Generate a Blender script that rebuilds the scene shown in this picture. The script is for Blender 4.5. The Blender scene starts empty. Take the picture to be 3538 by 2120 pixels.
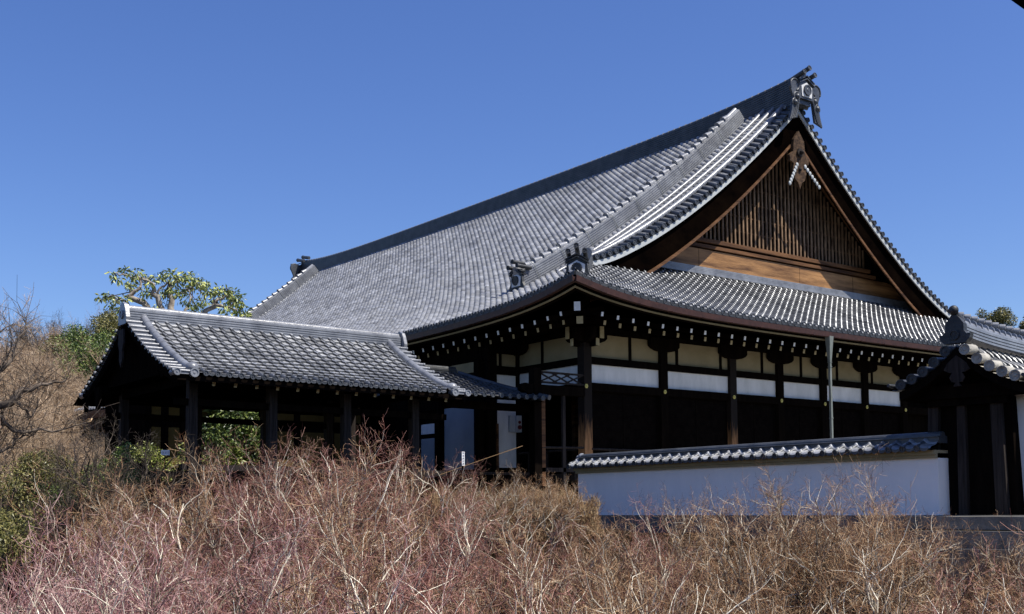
import bpy, math, random
import numpy as np
from mathutils import Vector, Matrix
R_ = math.radians
scene = bpy.context.scene
# ------------------------------------------------------------------ camera
RC = np.array([[0.79657397, -0.60448492, -0.00823964],
               [0.03350203, 0.05774851, -0.99776887],
               [0.60361206, 0.79452067, 0.06625244]])
CAM = np.array([-22.18198, -25.607636, 0.0])
cam = bpy.data.cameras.new("camera")
cam.sensor_width = 36.0
cam.lens = 40.574
cam.shift_y = 0.12077
cam.clip_start = 0.1
cam.clip_end = 3000
camo = bpy.data.objects.new("camera", cam)
scene.collection.objects.link(camo)
M = Matrix(((RC[0][0], -RC[1][0], -RC[2][0], CAM[0]),
            (RC[0][1], -RC[1][1], -RC[2][1], CAM[1]),
            (RC[0][2], -RC[1][2], -RC[2][2], CAM[2]), (0, 0, 0, 1)))
camo.matrix_world = M
scene.camera = camo
# ------------------------------------------------------------------ sky, sun, exposure
SUN = np.array([0.30, -0.54, 1.0]); SUN = SUN / np.linalg.norm(SUN)
elev = math.asin(SUN[2]); azim = math.atan2(SUN[0], SUN[1])
world = bpy.data.worlds.new("World"); scene.world = world; world.use_nodes = True
nt = world.node_tree
sky = nt.nodes.new("ShaderNodeTexSky"); sky.sky_type = 'NISHITA'; sky.sun_disc = False
sky.sun_elevation = elev; sky.sun_rotation = azim
sky.altitude = 0; sky.air_density = 1.0; sky.dust_density = 0.7; sky.ozone_density = 6.0
bg = nt.nodes["Background"]; bg.inputs[1].default_value = 0.103
hsv = nt.nodes.new("ShaderNodeHueSaturation"); hsv.inputs["Saturation"].default_value = 1.15; hsv.inputs["Hue"].default_value = 0.515
nt.links.new(sky.outputs[0], hsv.inputs["Color"]); nt.links.new(hsv.outputs[0], bg.inputs[0])
sun = bpy.data.lights.new("sun", 'SUN'); sun.energy = 4.8; sun.angle = R_(0.5); sun.color = (1.0, 0.95, 0.86)
suno = bpy.data.objects.new("sun", sun); scene.collection.objects.link(suno)
suno.rotation_euler = Vector(SUN).to_track_quat('Z', 'Y').to_euler()
scene.view_settings.view_transform = 'Standard'; scene.view_settings.look = 'None'
scene.view_settings.exposure = 0.55; scene.view_settings.gamma = 1.0
scene.render.engine = 'CYCLES'
scene.cycles.max_bounces = 5; scene.cycles.diffuse_bounces = 2; scene.cycles.glossy_bounces = 2
scene.cycles.transmission_bounces = 2; scene.cycles.transparent_max_bounces = 4
rng = np.random.default_rng(7); random.seed(7)

# ------------------------------------------------------------------ materials
def new_mat(name, col, rough=0.7, spec=0.3, noise=None, col2=None, nscale=3.0, bump=0.0, bscale=40.0, tilevar=0.0,
            stretch=(1, 1, 1), metallic=0.0, detail=5.0, tiltvar=0.0):
    m = bpy.data.materials.new(name); m.use_nodes = True
    t = m.node_tree; b = t.nodes["Principled BSDF"]
    b.inputs["Roughness"].default_value = rough
    b.inputs["Specular IOR Level"].default_value = spec
    b.inputs["Metallic"].default_value = metallic
    b.inputs["Base Color"].default_value = (*col, 1)
    tc = t.nodes.new("ShaderNodeTexCoord"); mp = t.nodes.new("ShaderNodeMapping")
    mp.inputs["Scale"].default_value = stretch
    t.links.new(tc.outputs["Object"], mp.inputs["Vector"])
    last = None
    if col2 is not None:
        n = t.nodes.new("ShaderNodeTexNoise"); n.inputs["Scale"].default_value = nscale
        n.inputs["Detail"].default_value = detail; n.inputs["Roughness"].default_value = 0.65
        t.links.new(mp.outputs[0], n.inputs["Vector"])
        r = t.nodes.new("ShaderNodeValToRGB")
        r.color_ramp.elements[0].position = 0.33; r.color_ramp.elements[1].position = 0.67
        r.color_ramp.elements[0].color = (*col, 1); r.color_ramp.elements[1].color = (*col2, 1)
        t.links.new(n.outputs["Fac"], r.inputs["Fac"])
        last = r.outputs["Color"]
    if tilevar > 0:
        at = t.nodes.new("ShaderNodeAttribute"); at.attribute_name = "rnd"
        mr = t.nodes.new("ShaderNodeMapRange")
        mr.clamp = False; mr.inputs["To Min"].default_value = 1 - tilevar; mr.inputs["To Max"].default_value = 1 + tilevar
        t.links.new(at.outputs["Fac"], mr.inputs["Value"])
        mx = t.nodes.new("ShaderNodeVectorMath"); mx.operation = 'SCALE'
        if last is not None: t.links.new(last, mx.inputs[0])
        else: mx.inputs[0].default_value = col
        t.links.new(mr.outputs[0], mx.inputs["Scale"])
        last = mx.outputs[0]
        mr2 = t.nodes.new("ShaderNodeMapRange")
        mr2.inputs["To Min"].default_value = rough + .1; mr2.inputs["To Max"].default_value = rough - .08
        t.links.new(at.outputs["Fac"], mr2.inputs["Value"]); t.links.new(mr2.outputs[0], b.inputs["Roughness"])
    if last is not None: t.links.new(last, b.inputs["Base Color"])
    if bump > 0:
        n2 = t.nodes.new("ShaderNodeTexNoise"); n2.inputs["Scale"].default_value = bscale
        n2.inputs["Detail"].default_value = 4
        t.links.new(mp.outputs[0], n2.inputs["Vector"])
        bp = t.nodes.new("ShaderNodeBump"); bp.inputs["Strength"].default_value = bump
        bp.inputs["Distance"].default_value = 0.02
        t.links.new(n2.outputs["Fac"], bp.inputs["Height"]); t.links.new(bp.outputs[0], b.inputs["Normal"])
    return m

MT = {}
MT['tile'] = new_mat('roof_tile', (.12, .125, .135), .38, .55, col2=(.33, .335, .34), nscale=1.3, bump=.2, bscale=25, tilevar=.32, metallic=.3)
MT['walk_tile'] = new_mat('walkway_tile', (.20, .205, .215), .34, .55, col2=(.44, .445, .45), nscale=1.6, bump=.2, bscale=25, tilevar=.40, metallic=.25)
MT['tile_sunlit'] = new_mat('sunlit_old_tile', (.16, .15, .13), .6, .3, col2=(.46, .43, .36), nscale=3, bump=.4, bscale=25)  # paler copy of the gate tile, sunlight put into its colour
MT['tile_plain'] = new_mat('ridge_tile', (.028, .032, .038), .42, .5, col2=(.075, .08, .088), nscale=2.5, bump=.35, bscale=20)
MT['tile_roll'] = new_mat('roll_tile', (.12, .125, .14), .34, .6, col2=(.24, .25, .27), nscale=2.0, bump=.3, bscale=18)
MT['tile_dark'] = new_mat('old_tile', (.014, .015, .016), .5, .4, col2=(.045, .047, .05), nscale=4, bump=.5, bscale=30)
MT['mortar'] = new_mat('white_mortar', (.55, .56, .56), .8, .2, col2=(.68, .68, .67), nscale=6)
MT['wood'] = new_mat('dark_wood', (.004, .003, .0026), .9, .0, col2=(.009, .0065, .005), nscale=6, bump=.4, bscale=30, stretch=(1, 1, .15))
MT['wood_grey'] = new_mat('grey_weathered_wood', (.012, .009, .008), .8, .15, col2=(.04, .032, .028), nscale=9, bump=.6, bscale=30, stretch=(2, 2, .12))
MT['wood_brown'] = new_mat('brown_wood', (.035, .015, .007), .7, .2, col2=(.18, .085, .035), nscale=2.2, bump=.5, bscale=25, stretch=(.25, 1, 3))
MT['wood_board'] = new_mat('orange_board', (.07, .028, .010), .62, .3, col2=(.42, .22, .085), nscale=1.8, bump=.4, bscale=25, stretch=(.22, 1, 2.4))
MT['wood_lattice'] = new_mat('lattice_wood', (.035, .018, .009), .7, .2, col2=(.34, .22, .13), nscale=3.2, bump=.4, bscale=25, stretch=(5, 1, .6))
MT['wood_bar'] = new_mat('bargeboard_wood', (.0015, .001, .001), .9, .0, col2=(.005, .003, .002), nscale=1.3, bump=.5, bscale=25, stretch=(.8, 1, 1.2))
MT['wood_pendant'] = new_mat('pendant_wood', (.02, .011, .007), .75, .15, col2=(.11, .065, .035), nscale=7, bump=.8, bscale=18)
MT['copper'] = new_mat('brown_copper', (.030, .012, .009), .5, .35, col2=(.06, .024, .017), nscale=5)
MT['zinc'] = new_mat('grey_zinc', (.10, .115, .10), .55, .4, col2=(.19, .205, .185), nscale=4, stretch=(1, 1, .4))
MT['plaster'] = new_mat('white_plaster', (.64, .64, .62), .85, .15, col2=(.80, .79, .77), nscale=2.6, bump=.1, bscale=30, stretch=(1, 1, .35))
MT['plaster_shade'] = new_mat('painted_shade_plaster', (.25, .28, .31), .85, .15, col2=(.31, .34, .37), nscale=1.1)  # white plaster darkened: the wing panels' deep shade is put into the colour
MT['plaster_wall'] = new_mat('wall_plaster', (.86, .81, .77), .85, .15, col2=(.94, .88, .83), nscale=2.2, bump=.12, bscale=14, stretch=(1, .8, .22))
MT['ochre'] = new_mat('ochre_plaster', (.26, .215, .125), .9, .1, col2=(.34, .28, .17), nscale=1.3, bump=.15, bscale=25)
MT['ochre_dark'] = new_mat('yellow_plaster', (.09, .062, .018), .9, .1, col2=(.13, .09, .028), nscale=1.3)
MT['edge_white'] = new_mat('verge_edge_white', (.36, .38, .38), .8, .1, col2=(.50, .52, .52), nscale=4)
MT['white_paint'] = new_mat('white_end_paint', (.72, .73, .72), .7, .2, col2=(.85, .85, .83), nscale=9)
MT['cream_paint'] = new_mat('cream_end_paint', (.36, .30, .17), .8, .2, col2=(.48, .41, .25), nscale=9)
MT['brass'] = new_mat('brass', (.55, .46, .12), .45, .5, metallic=.3)
MT['stone'] = new_mat('stone', (.10, .095, .085), .85, .2, col2=(.24, .225, .20), nscale=3, bump=.6, bscale=12)
MT['bark'] = new_mat('maple_bark', (.14, .11, .08), .8, .2, col2=(.42, .36, .26), nscale=5, bump=.3, bscale=30)
MT['bark_dark'] = new_mat('dark_bark', (.05, .038, .03), .85, .15, col2=(.17, .135, .105), nscale=5, bump=.3, bscale=30)
MT['soil'] = new_mat('leaf_litter_soil', (.006, .0045, .003), .95, .0, col2=(.022, .015, .010), nscale=1.2, bump=.6, bscale=6)
MT['dark'] = new_mat('interior_black', (.004, .004, .004), .95, .0)
MT['red'] = new_mat('red_plastic', (.10, .012, .012), .35, .5)
MT['enamel'] = new_mat('grey_enamel', (.42, .44, .44), .5, .4, col2=(.50, .51, .50), nscale=8)
MT['ink'] = new_mat('grey_ink', (.16, .15, .22), .7, .2)
MT['gravel'] = new_mat('court_gravel', (.20, .19, .17), .95, .1, col2=(.34, .32, .29), nscale=20, bump=.5, bscale=60)

def twig_mat(name, c1, c2, c3):
    m = bpy.data.materials.new(name); m.use_nodes = True
    t = m.node_tree; b = t.nodes["Principled BSDF"]; b.inputs["Roughness"].default_value = .6
    b.inputs["Specular IOR Level"].default_value = .25
    at = t.nodes.new("ShaderNodeAttribute"); at.attribute_name = "rnd"
    r = t.nodes.new("ShaderNodeValToRGB"); r.color_ramp.elements[0].color = (*c1, 1)
    r.color_ramp.elements[1].color = (*c3, 1); r.color_ramp.elements[0].position = .2; r.color_ramp.elements[1].position = .82; e = r.color_ramp.elements.new(.5); e.color = (*c2, 1)
    t.links.new(at.outputs["Fac"], r.inputs["Fac"])
    oi = t.nodes.new("ShaderNodeObjectInfo")
    hs = t.nodes.new("ShaderNodeHueSaturation")
    mr = t.nodes.new("ShaderNodeMapRange"); mr.inputs["To Min"].default_value = .75; mr.inputs["To Max"].default_value = 1.2
    t.links.new(oi.outputs["Random"], mr.inputs["Value"]); t.links.new(mr.outputs[0], hs.inputs["Value"])
    t.links.new(r.outputs[0], hs.inputs["Color"]); t.links.new(hs.outputs[0], b.inputs["Base Color"])
    return m
MT['twig'] = twig_mat('maple_twig', (.040, .016, .008), (.29, .14, .065), (.62, .42, .24))
MT['twig_red'] = twig_mat('red_twig', (.045, .015, .014), (.26, .095, .075), (.56, .31, .235))
MT['limb'] = twig_mat('maple_limb', (.10, .075, .05), (.42, .34, .24), (.92, .84, .66))
MT['twig_pink'] = twig_mat('pink_twig', (.10, .030, .035), (.36, .17, .165), (.62, .42, .37))
MT['twig_tan'] = twig_mat('tan_twig', (.17, .085, .04), (.34, .21, .10), (.50, .37, .21))
MT['twig_hill'] = twig_mat('hill_twig', (.22, .135, .075), (.46, .32, .20), (.64, .50, .35))
MT['twig_dark'] = twig_mat('dark_twig', (.03, .022, .018), (.06, .045, .035), (.11, .09, .06))

def leaf_mat(name, c1, c2, c3):
    m = twig_mat(name, c1, c2, c3)
    b = m.node_tree.nodes["Principled BSDF"]; b.inputs["Roughness"].default_value = .4
    b.inputs["Specular IOR Level"].default_value = .4
    return m
MT['leaf'] = leaf_mat('evergreen_leaf', (.030, .055, .012), (.075, .12, .025), (.20, .25, .06))
MT['leaf_dark'] = leaf_mat('dark_leaf', (.015, .035, .008), (.04, .075, .016), (.12, .16, .04))
MT['leaf_olive'] = leaf_mat('olive_leaf', (.07, .075, .015), (.14, .13, .035), (.24, .21, .07))
MT['leaf_lime'] = leaf_mat('lime_leaf', (.10, .14, .02), (.22, .26, .05), (.42, .44, .13))

# ------------------------------------------------------------------ mesh helper
class MB:
    def __init__(s): s.v = []; s.f = []; s.n = 0; s.r = []; s.smooth = []
    def add(s, v, f, r=None, sm=False):
        v = np.asarray(v, float).reshape(-1, 3); f = np.asarray(f, int)
        s.v.append(v); s.f.append(f + s.n); s.n += len(v)
        s.r.append(np.full(len(f), .5) if r is None else np.broadcast_to(r, (len(f),)).astype(float))
        s.smooth.append(np.full(len(f), sm)); return s
    def box(s, c, d, rz=0.0):
        x, y, z = [q / 2 for q in d]
        p = np.array([[-x, -y, -z], [x, -y, -z], [x, y, -z], [-x, y, -z], [-x, -y, z], [x, -y, z], [x, y, z], [-x, y, z]])
        if rz:
            a = math.cos(rz); b = math.sin(rz); p = p @ np.array([[a, b, 0], [-b, a, 0], [0, 0, 1]])
        return s.add(p + np.array(c), [[0, 3, 2, 1], [4, 5, 6, 7], [0, 1, 5, 4], [1, 2, 6, 5], [2, 3, 7, 6], [3, 0, 4, 7]])
    def b2(s, a, b):
        a = np.array(a, float); b = np.array(b, float)
        return s.box((a + b) / 2, np.abs(b - a))
    def bar(s, p, q, w, h, up=(0, 0, 1)):
        p = np.array(p, float); q = np.array(q, float); d = q - p; d /= np.linalg.norm(d)
        u = np.array(up, float); sd = np.cross(d, u); sd /= np.linalg.norm(sd); u = np.cross(sd, d)
        v = []
        for e in (p, q):
            for a, b in ((-1, -1), (1, -1), (1, 1), (-1, 1)): v.append(e + sd * a * w / 2 + u * b * h / 2)
        return s.add(v, [[0, 1, 2, 3], [7, 6, 5, 4], [0, 4, 5, 1], [1, 5, 6, 2], [2, 6, 7, 3], [3, 7, 4, 0]])
    def tube(s, pts, r, k=8, cap=True, sm=True):
        pts = np.array(pts, float); n = len(pts); r = np.broadcast_to(np.array(r, float), (n,))
        t = np.gradient(pts, axis=0); t /= np.linalg.norm(t, axis=1)[:, None] + 1e-9
        ref = np.array([0, 0, 1.]) if abs(t[0][2]) < .9 else np.array([1., 0, 0])
        V = []
        for i in range(n):
            a = np.cross(t[i], ref); a /= np.linalg.norm(a); b = np.cross(a, t[i]); ref = b
            for j in range(k):
                th = 2 * math.pi * j / k; V.append(pts[i] + r[i] * (a * math.cos(th) + b * math.sin(th)))
        F = [[i * k + j, i * k + (j + 1) % k, (i + 1) * k + (j + 1) % k, (i + 1) * k + j] for i in range(n - 1) for j in range(k)]
        s.add(V, F, sm=sm)
        if cap:
            for e, rev in ((0, True), (n - 1, False)):
                b0 = V[e * k:(e + 1) * k]; c = pts[e]
                s.add([c] + b0, [[0, 1 + (j + 1) % k, 1 + j, 1 + j] if not rev else [0, 1 + j, 1 + (j + 1) % k, 1 + (j + 1) % k] for j in range(k)])
        return s
    def ball(s, c, r, k=10, m=7, sc=(1, 1, 1)):
        V = []; F = []
        for i in range(m + 1):
            ph = math.pi * i / m
            for j in range(k):
                th = 2 * math.pi * j / k
                V.append([c[0] + r * sc[0] * math.sin(ph) * math.cos(th), c[1] + r * sc[1] * math.sin(ph) * math.sin(th), c[2] + r * sc[2] * math.cos(ph)])
        for i in range(m):
            for j in range(k): F.append([i * k + j, (i + 1) * k + j, (i + 1) * k + (j + 1) % k, i * k + (j + 1) % k])
        return s.add(V, F, sm=True)
    def extr(s, outline, o, ax, ay, n):     # outline 2D polygon in plane (o,ax,ay), extruded by vector n
        o = np.array(o, float); ax = np.array(ax, float); ay = np.array(ay, float); n = np.array(n, float)
        P = [o + ax * a + ay * b for a, b in outline]; k = len(P)
        from mathutils.geometry import tessellate_polygon
        tri = tessellate_polygon([[Vector((a, b, 0)) for a, b in outline]])
        V = P + [p + n for p in P]
        F = [[a, b, c, c] for a, b, c in tri] + [[k + c, k + b, k + a, k + a] for a, b, c in tri]
        F += [[i, (i + 1) % k, k + (i + 1) % k, k + i] for i in range(k)]
        return s.add(V, F)
    def sweep(s, prof, path, side, up=(0, 0, 1), close=True, r=None, sm=False):
        """prof: 2D polygon (side,up); path Nx3; side: Nx3 or 3 unit vector"""
        path = np.array(path, float); n = len(path); k = len(prof)
        side = np.broadcast_to(np.array(side, float), (n, 3)); up = np.broadcast_to(np.array(up, float), (n, 3))
        P = np.array(prof)
        V = path[:, None, :] + side[:, None, :] * P[None, :, 0:1] + up[:, None, :] * P[None, :, 1:2]
        kk = k if close else k - 1
        i = np.arange(n - 1)[:, None] * k; j = np.arange(kk)[None, :]; j2 = (j + 1) % k
        F = np.stack([i + j, i + j2, i + k + j2, i + k + j], -1).reshape(-1, 4)
        s.add(V.reshape(-1, 3), F, sm=sm)
        if close:
            from mathutils.geometry import tessellate_polygon
            tri = tessellate_polygon([[Vector((a, b, 0)) for a, b in prof]])
            s.add(V[0], [[a, b, c, c] for a, b, c in tri]); s.add(V[-1], [[c, b, a, a] for a, b, c in tri])
        return s
    def mesh(s, name, mat):
        me = bpy.data.meshes.new(name)
        V = np.concatenate(s.v); F = np.concatenate(s.f); Rn = np.concatenate(s.r); S = np.concatenate(s.smooth)
        tri = F[:, 2] == F[:, 3]
        order = np.concatenate([np.where(~tri)[0], np.where(tri)[0]])
        q = F[~tri]; t = F[tri][:, :3]
        loops = np.concatenate([q.reshape(-1), t.reshape(-1)])
        starts = np.concatenate([np.arange(len(q)) * 4, len(q) * 4 + np.arange(len(t)) * 3])
        me.vertices.add(len(V)); me.vertices.foreach_set("co", V.astype(np.float32).reshape(-1))
        me.loops.add(len(loops)); me.loops.foreach_set("vertex_index", loops.astype(np.int32))
        me.polygons.add(len(F)); me.polygons.foreach_set("loop_start", starts.astype(np.int32))
        me.polygons.foreach_set("use_smooth", S[order])
        at = me.attributes.new("rnd", 'FLOAT', 'FACE'); at.data.foreach_set("value", Rn[order].astype(np.float32))
        me.update(calc_edges=True); me.validate()
        me.materials.append(MT[mat] if isinstance(mat, str) else mat)
        return me

COL = scene.collection
def wpos(o):
    p = Vector(o.location)
    while o.parent: o = o.parent; p = p + Vector(o.location)
    return p
def thing(name, label, cat, loc=(0, 0, 0), group=None):
    o = bpy.data.objects.new(name, None); COL.objects.link(o); o.location = loc
    o['label'] = label; o['category'] = cat
    if group: o['group'] = group
    o.empty_display_size = .3
    return o
def part(name, mb, mat, parent, label=None, at=None):
    """mesh given in world coordinates (or around `at` when at is given)"""
    me = mb if isinstance(mb, bpy.types.Mesh) else mb.mesh(name, mat)
    o = bpy.data.objects.new(name, me); COL.objects.link(o); o.parent = parent
    base = Vector((0, 0, 0)) if at is None else Vector(at)
    o.location = base - wpos(parent)
    if label: o['label'] = label
    return o
def solo(name, mb, mat, label=None, cat=None, kind=None, group=None, at=(0, 0, 0)):
    o = bpy.data.objects.new(name, mb.mesh(name, mat)); COL.objects.link(o); o.location = at
    if label: o['label'] = label
    if cat: o['category'] = cat
    if kind: o['kind'] = kind
    if group: o['group'] = group
    return o
def copy_tree(o, parent=None):
    c = o.copy(); COL.objects.link(c)
    if parent: c.parent = parent
    for ch in list(o.children): copy_tree(ch, c)
    return c
def PT(x, y, d):                            # a point d metres in front of the viewer, through photo pixel x,y
    return CAM + RC.T @ np.array([(x - 1769) / 3987.55, (y - 1487.28) / 3987.55, 1.0]) * d

# ------------------------------------------------------------------ tiles
PU = np.array([0, .012, .08, .16, .26, .38, .55, .75, .92])
PH = np.array([.000, .052, .072, .064, .036, .010, -.004, -.006, .0])
def tile_field(mb, S, a0, a1, rows, pitch=.3, lo=None, hi=None, lift=.048, hs=1.0, flip=False, nose=True):
    """S(a, s)->xyz (arrays); rows = array of s values from the eave up; lo/hi(s) clip along a"""
    ncol = max(1, int(round((a1 - a0) / pitch))); p = (a1 - a0) / ncol
    A = np.concatenate([a0 + (c + PU) * p for c in range(ncol)] + [[a1]])
    H = np.concatenate([np.tile(PH, ncol), [PH[0]]]) * hs
    if flip: A = (a0 + a1) - A[::-1]; H = H[::-1]
    K = len(A); nr = len(rows) - 1
    lines = []
    for j in range(nr):
        e_ = rows[j + 1] - rows[j]
        for s_, l_ in (((rows[j], lift * .38), (rows[j] + .12 * e_, lift * .86), (rows[j] + .28 * e_, lift), (rows[j + 1], 0.0)) if nose else ((rows[j], lift * .97), (rows[j] + .10 * e_, lift), (rows[j + 1], 0.0))):
            aa = A.copy()
            if lo is not None: aa = np.maximum(aa, lo(s_))
            if hi is not None: aa = np.minimum(aa, hi(s_))
            P = S(aa, s_); P[:, 2] += H + l_; lines.append(P)
    V = np.array(lines).reshape(-1, 3)
    cols = (np.arange(K - 1) // len(PU))
    rnd = rng.random((nr, ncol + 1))
    rnd = .5 + (rnd - .5) * 1.0
    F = []; RN = []
    i = np.arange(K - 1)

    nl = 4 if nose else 3
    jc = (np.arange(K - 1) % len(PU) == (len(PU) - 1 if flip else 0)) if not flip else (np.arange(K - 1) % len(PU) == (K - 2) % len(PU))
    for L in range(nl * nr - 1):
        b = L * K; F.append(np.stack([b + i, b + i + 1, b + K + i + 1, b + K + i], -1)); q_ = rnd[min(L // nl + (L % nl == nl - 1), nr - 1)][cols].copy(); q_[jc] = -.5; q_ = np.full_like(q_, -.5) if L % nl == nl - 1 else q_; RN.append(q_)  # joint and riser faces darkened: shadow gaps under the tile edges painted in
    F = np.concatenate(F); RN = np.concatenate(RN)
    d = np.linalg.norm(V[F[:, 0]] - V[F[:, 1]], axis=1) + np.linalg.norm(V[F[:, 2]] - V[F[:, 3]], axis=1)
    k = d > 1e-4
    mb.add(V, F[k], RN[k]); return p
def rows_by_arc(f, x0, x1, step):
    xs = np.linspace(x0, x1, 800); z = f(xs); L = np.concatenate([[0], np.cumsum(np.hypot(np.diff(xs), np.diff(z)))])
    n = int(L[-1] / step); return np.interp(np.linspace(0, L[-1], n + 1), L, xs)
def disc_end(mb, c, n, r=.075, th=.04, ring=True):
    """round end tile with raised rim, centre c, facing n"""
    c = np.array(c, float); n = np.array(n, float); n /= np.linalg.norm(n)
    ref = np.array([0, 0, 1.]) if abs(n[2]) < .9 else np.array([1., 0, 0])
    a = np.cross(n, ref); a /= np.linalg.norm(a); b = np.cross(a, n); k = 12
    rings = [(r, -th), (r, 0.012), (r * .78, 0.012), (r * .74, -.006), (r * .3, -.006), (r * .22, .006)]
    V = []
    for rr, h in rings:
        for j in range(k):
            th_ = 2 * math.pi * j / k; V.append(c + n * h + rr * (a * math.cos(th_) + b * math.sin(th_)))
    F = [[i * k + j, i * k + (j + 1) % k, (i + 1) * k + (j + 1) % k, (i + 1) * k + j] for i in range(len(rings) - 1) for j in range(k)]
    V.append(c + n * .006); e = len(V) - 1; o = (len(rings) - 1) * k
    F += [[o + j, o + (j + 1) % k, e, e] for j in range(k)]
    mb.add(V, F)
def ridge_profile(w, layers, lh, capr, step=.012):
    """half section mirrored: stacked flat tiles, each with a small lip, and a round cap"""
    R = []; z = 0
    for i in range(layers):
        ww = w * (1 - .10 * i / max(1, layers - 1)) / 2
        R += [(ww, z), (ww, z + lh * .62), (ww - step * 2.0, z + lh * .66), (ww - step * 2.0, z + lh)]; z += lh
    R += [(capr * 1.25, z)]
    for k in range(0, 7):
        th = math.pi / 2 * k / 6; R.append((capr * math.cos(th), z + .02 + capr * math.sin(th)))
    L = [(-a, b) for a, b in R[:-1]][::-1]
    return R + L

# =================================================================== THE HALL
XM = 11.4; YB = 41.0; EV = 2.4; VY = 1.05; GY = 2.2; GZ = -.5
_px = np.array([-2.4, -1, .5, 2, 3.8, 5.55, 7.6, 9, 10.3, 11.4]); _pz = np.array([5.66, 6.3, 7.1, 7.97, 9.1, 10.3, 11.8, 12.95, 14.05, 15.0])
_pc = np.polyfit(_px, _pz, 4)
def prof(x): return np.polyval(_pc, x)
def curl(a, b):          # a: distance in from this eave, b: distance from the neighbouring eave corner
    return .62 * np.exp(-a / 3.0) * np.exp(-np.clip(b, 0, None) / 2.3)
def zside(X, y):         # left slope height at run X (mirror for right)
    b = np.minimum(y + EV, YB + EV - y)
    sag = -.22 * np.clip((X + EV) / 13.8, 0, 1) * (1 - ((y - YB / 2) / (YB / 2)) ** 2)
    e = np.minimum(y, YB - y)
    vd = np.where((e < 2.7) & (X > VY - .02), (.33 + .10 * np.clip(np.sin(np.pi * (X - 3) / 8), 0, 1) - .48 * np.exp(-(np.maximum(X, 1.3) - 1.3) / 1.3)) * ((2.7 - e) / 1.65) ** 2, 0)
    return prof(X) + curl(X + EV, b) + sag - vd
def zfront(y, x):
    b = np.minimum(x + EV, 2 * XM + EV - x)
    return prof(y) + curl(y + EV, b)
hall = thing('temple_hall', 'great white walled temple hall with a huge sweeping grey tiled gable roof', 'temple hall', (0, 0, GZ))
# --- left slope
step = .245
rows = rows_by_arc(prof, -EV, XM - .35, step)
def S_left(a, s): X = np.full_like(a, s); return np.stack([X, a, zside(X, a)], -1)
mb = MB()
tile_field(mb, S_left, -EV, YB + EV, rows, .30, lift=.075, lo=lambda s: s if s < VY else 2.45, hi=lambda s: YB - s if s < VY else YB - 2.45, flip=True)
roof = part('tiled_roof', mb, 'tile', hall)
# front skirt
frows = rows_by_arc(prof, -EV, GY, step)
def S_front(a, s): Y = np.full_like(a, s); return np.stack([a, Y, zfront(Y, a)], -1)
mb = MB()
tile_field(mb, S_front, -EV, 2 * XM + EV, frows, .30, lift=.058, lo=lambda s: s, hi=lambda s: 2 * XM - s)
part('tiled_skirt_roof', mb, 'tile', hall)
# right slope (seen only from beside) and back skirt, plain courses
def S_right(a, s): X = np.full_like(a, s); return np.stack([2 * XM - X, a, zside(X, a)], -1)
mb = MB()
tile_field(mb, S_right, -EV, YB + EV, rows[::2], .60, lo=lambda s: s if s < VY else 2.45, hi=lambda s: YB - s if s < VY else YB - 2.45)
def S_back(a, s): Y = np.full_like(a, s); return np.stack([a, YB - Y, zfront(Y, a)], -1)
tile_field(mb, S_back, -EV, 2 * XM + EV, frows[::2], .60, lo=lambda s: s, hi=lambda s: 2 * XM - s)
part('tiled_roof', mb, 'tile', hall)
# roof deck below the tiles (dark boards), its underside and eave edge
mb = MB()
def deck(S, a0, a1, s0, s1, lo, hi, off=-.10, th=.14, na=60, ns=24):
    ss = np.linspace(s0, s1, ns); top = []; bot = []
    for s_ in ss:
        aa = np.clip(np.linspace(a0, a1, na), lo(s_), hi(s_)); P = S(aa, s_)
        top.append(P + [0, 0, off]); bot.append(P + [0, 0, off - th])
    T = np.array(top).reshape(-1, 3); B = np.array(bot).reshape(-1, 3); n = len(T)
    F = []
    for j in range(ns - 1):
        for i in range(na - 1):
            q = [j * na + i, j * na + i + 1, (j + 1) * na + i + 1, (j + 1) * na + i]
            F.append(q); F.append([n + v for v in q[::-1]])
    for i in range(na - 1): F.append([i, i + 1, n + i + 1, n + i]); k = (ns - 1) * na; F.append([k + i + 1, k + i, n + k + i, n + k + i + 1])
    for j in range(ns - 1):
        F.append([j * na, (j + 1) * na, n + (j + 1) * na, n + j * na]); e = na - 1
        F.append([(j + 1) * na + e, j * na + e, n + j * na + e, n + (j + 1) * na + e])
    mb.add(np.concatenate([T, B]), F)
lo_ = lambda s: s + .02 if s < VY + .1 else 2.65
hi_ = lambda s: YB - s - .02 if s < VY + .1 else YB - 2.65
deck(S_left, -EV, YB + EV, -EV + .06, XM - .02, lo_, hi_)
deck(S_right, -EV, YB + EV, -EV + .06, XM - .02, lo_, hi_)
deck(S_front, -EV, 2 * XM + EV, -EV + .06, GY, lambda s: s, lambda s: 2 * XM - s)
deck(S_back, -EV, 2 * XM + EV, -EV + .06, GY, lambda s: s, lambda s: 2 * XM - s)
part('roof_deck', mb, 'wood', hall)
# eave end tiles: round discs under each roll, front and left
mb = MB()
n = int(round((2 * XM + 2 * EV) / .30)); p = (2 * XM + 2 * EV) / n
for c in range(1, n - 1):
    a = -EV + (c + .11) * p; mb.tube([[a, -EV - .015, zfront(-EV, a) + .0], [a, -EV + .3, zfront(-EV + .3, a) + .0]], .075, 10, cap=False)
    disc_end(mb, (a, -EV - .03, zfront(-EV, a)), (0, -1, 0), .082)
n2 = int(round((YB + 2 * EV) / .30)); p2 = (YB + 2 * EV) / n2
for c in range(1, n2 - 1):
    a = -EV + (c + .11) * p2; mb.tube([[-EV - .015, a, zside(-EV, a) + .0], [-EV + .3, a, zside(-EV + .3, a) + .0]], .07, 8, cap=False)
    disc_end(mb, (-EV - .03, a, zside(-EV, a)), (-1, 0, 0), .078)
part('eave_end_tiles', mb, 'tile_plain', hall)
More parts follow.
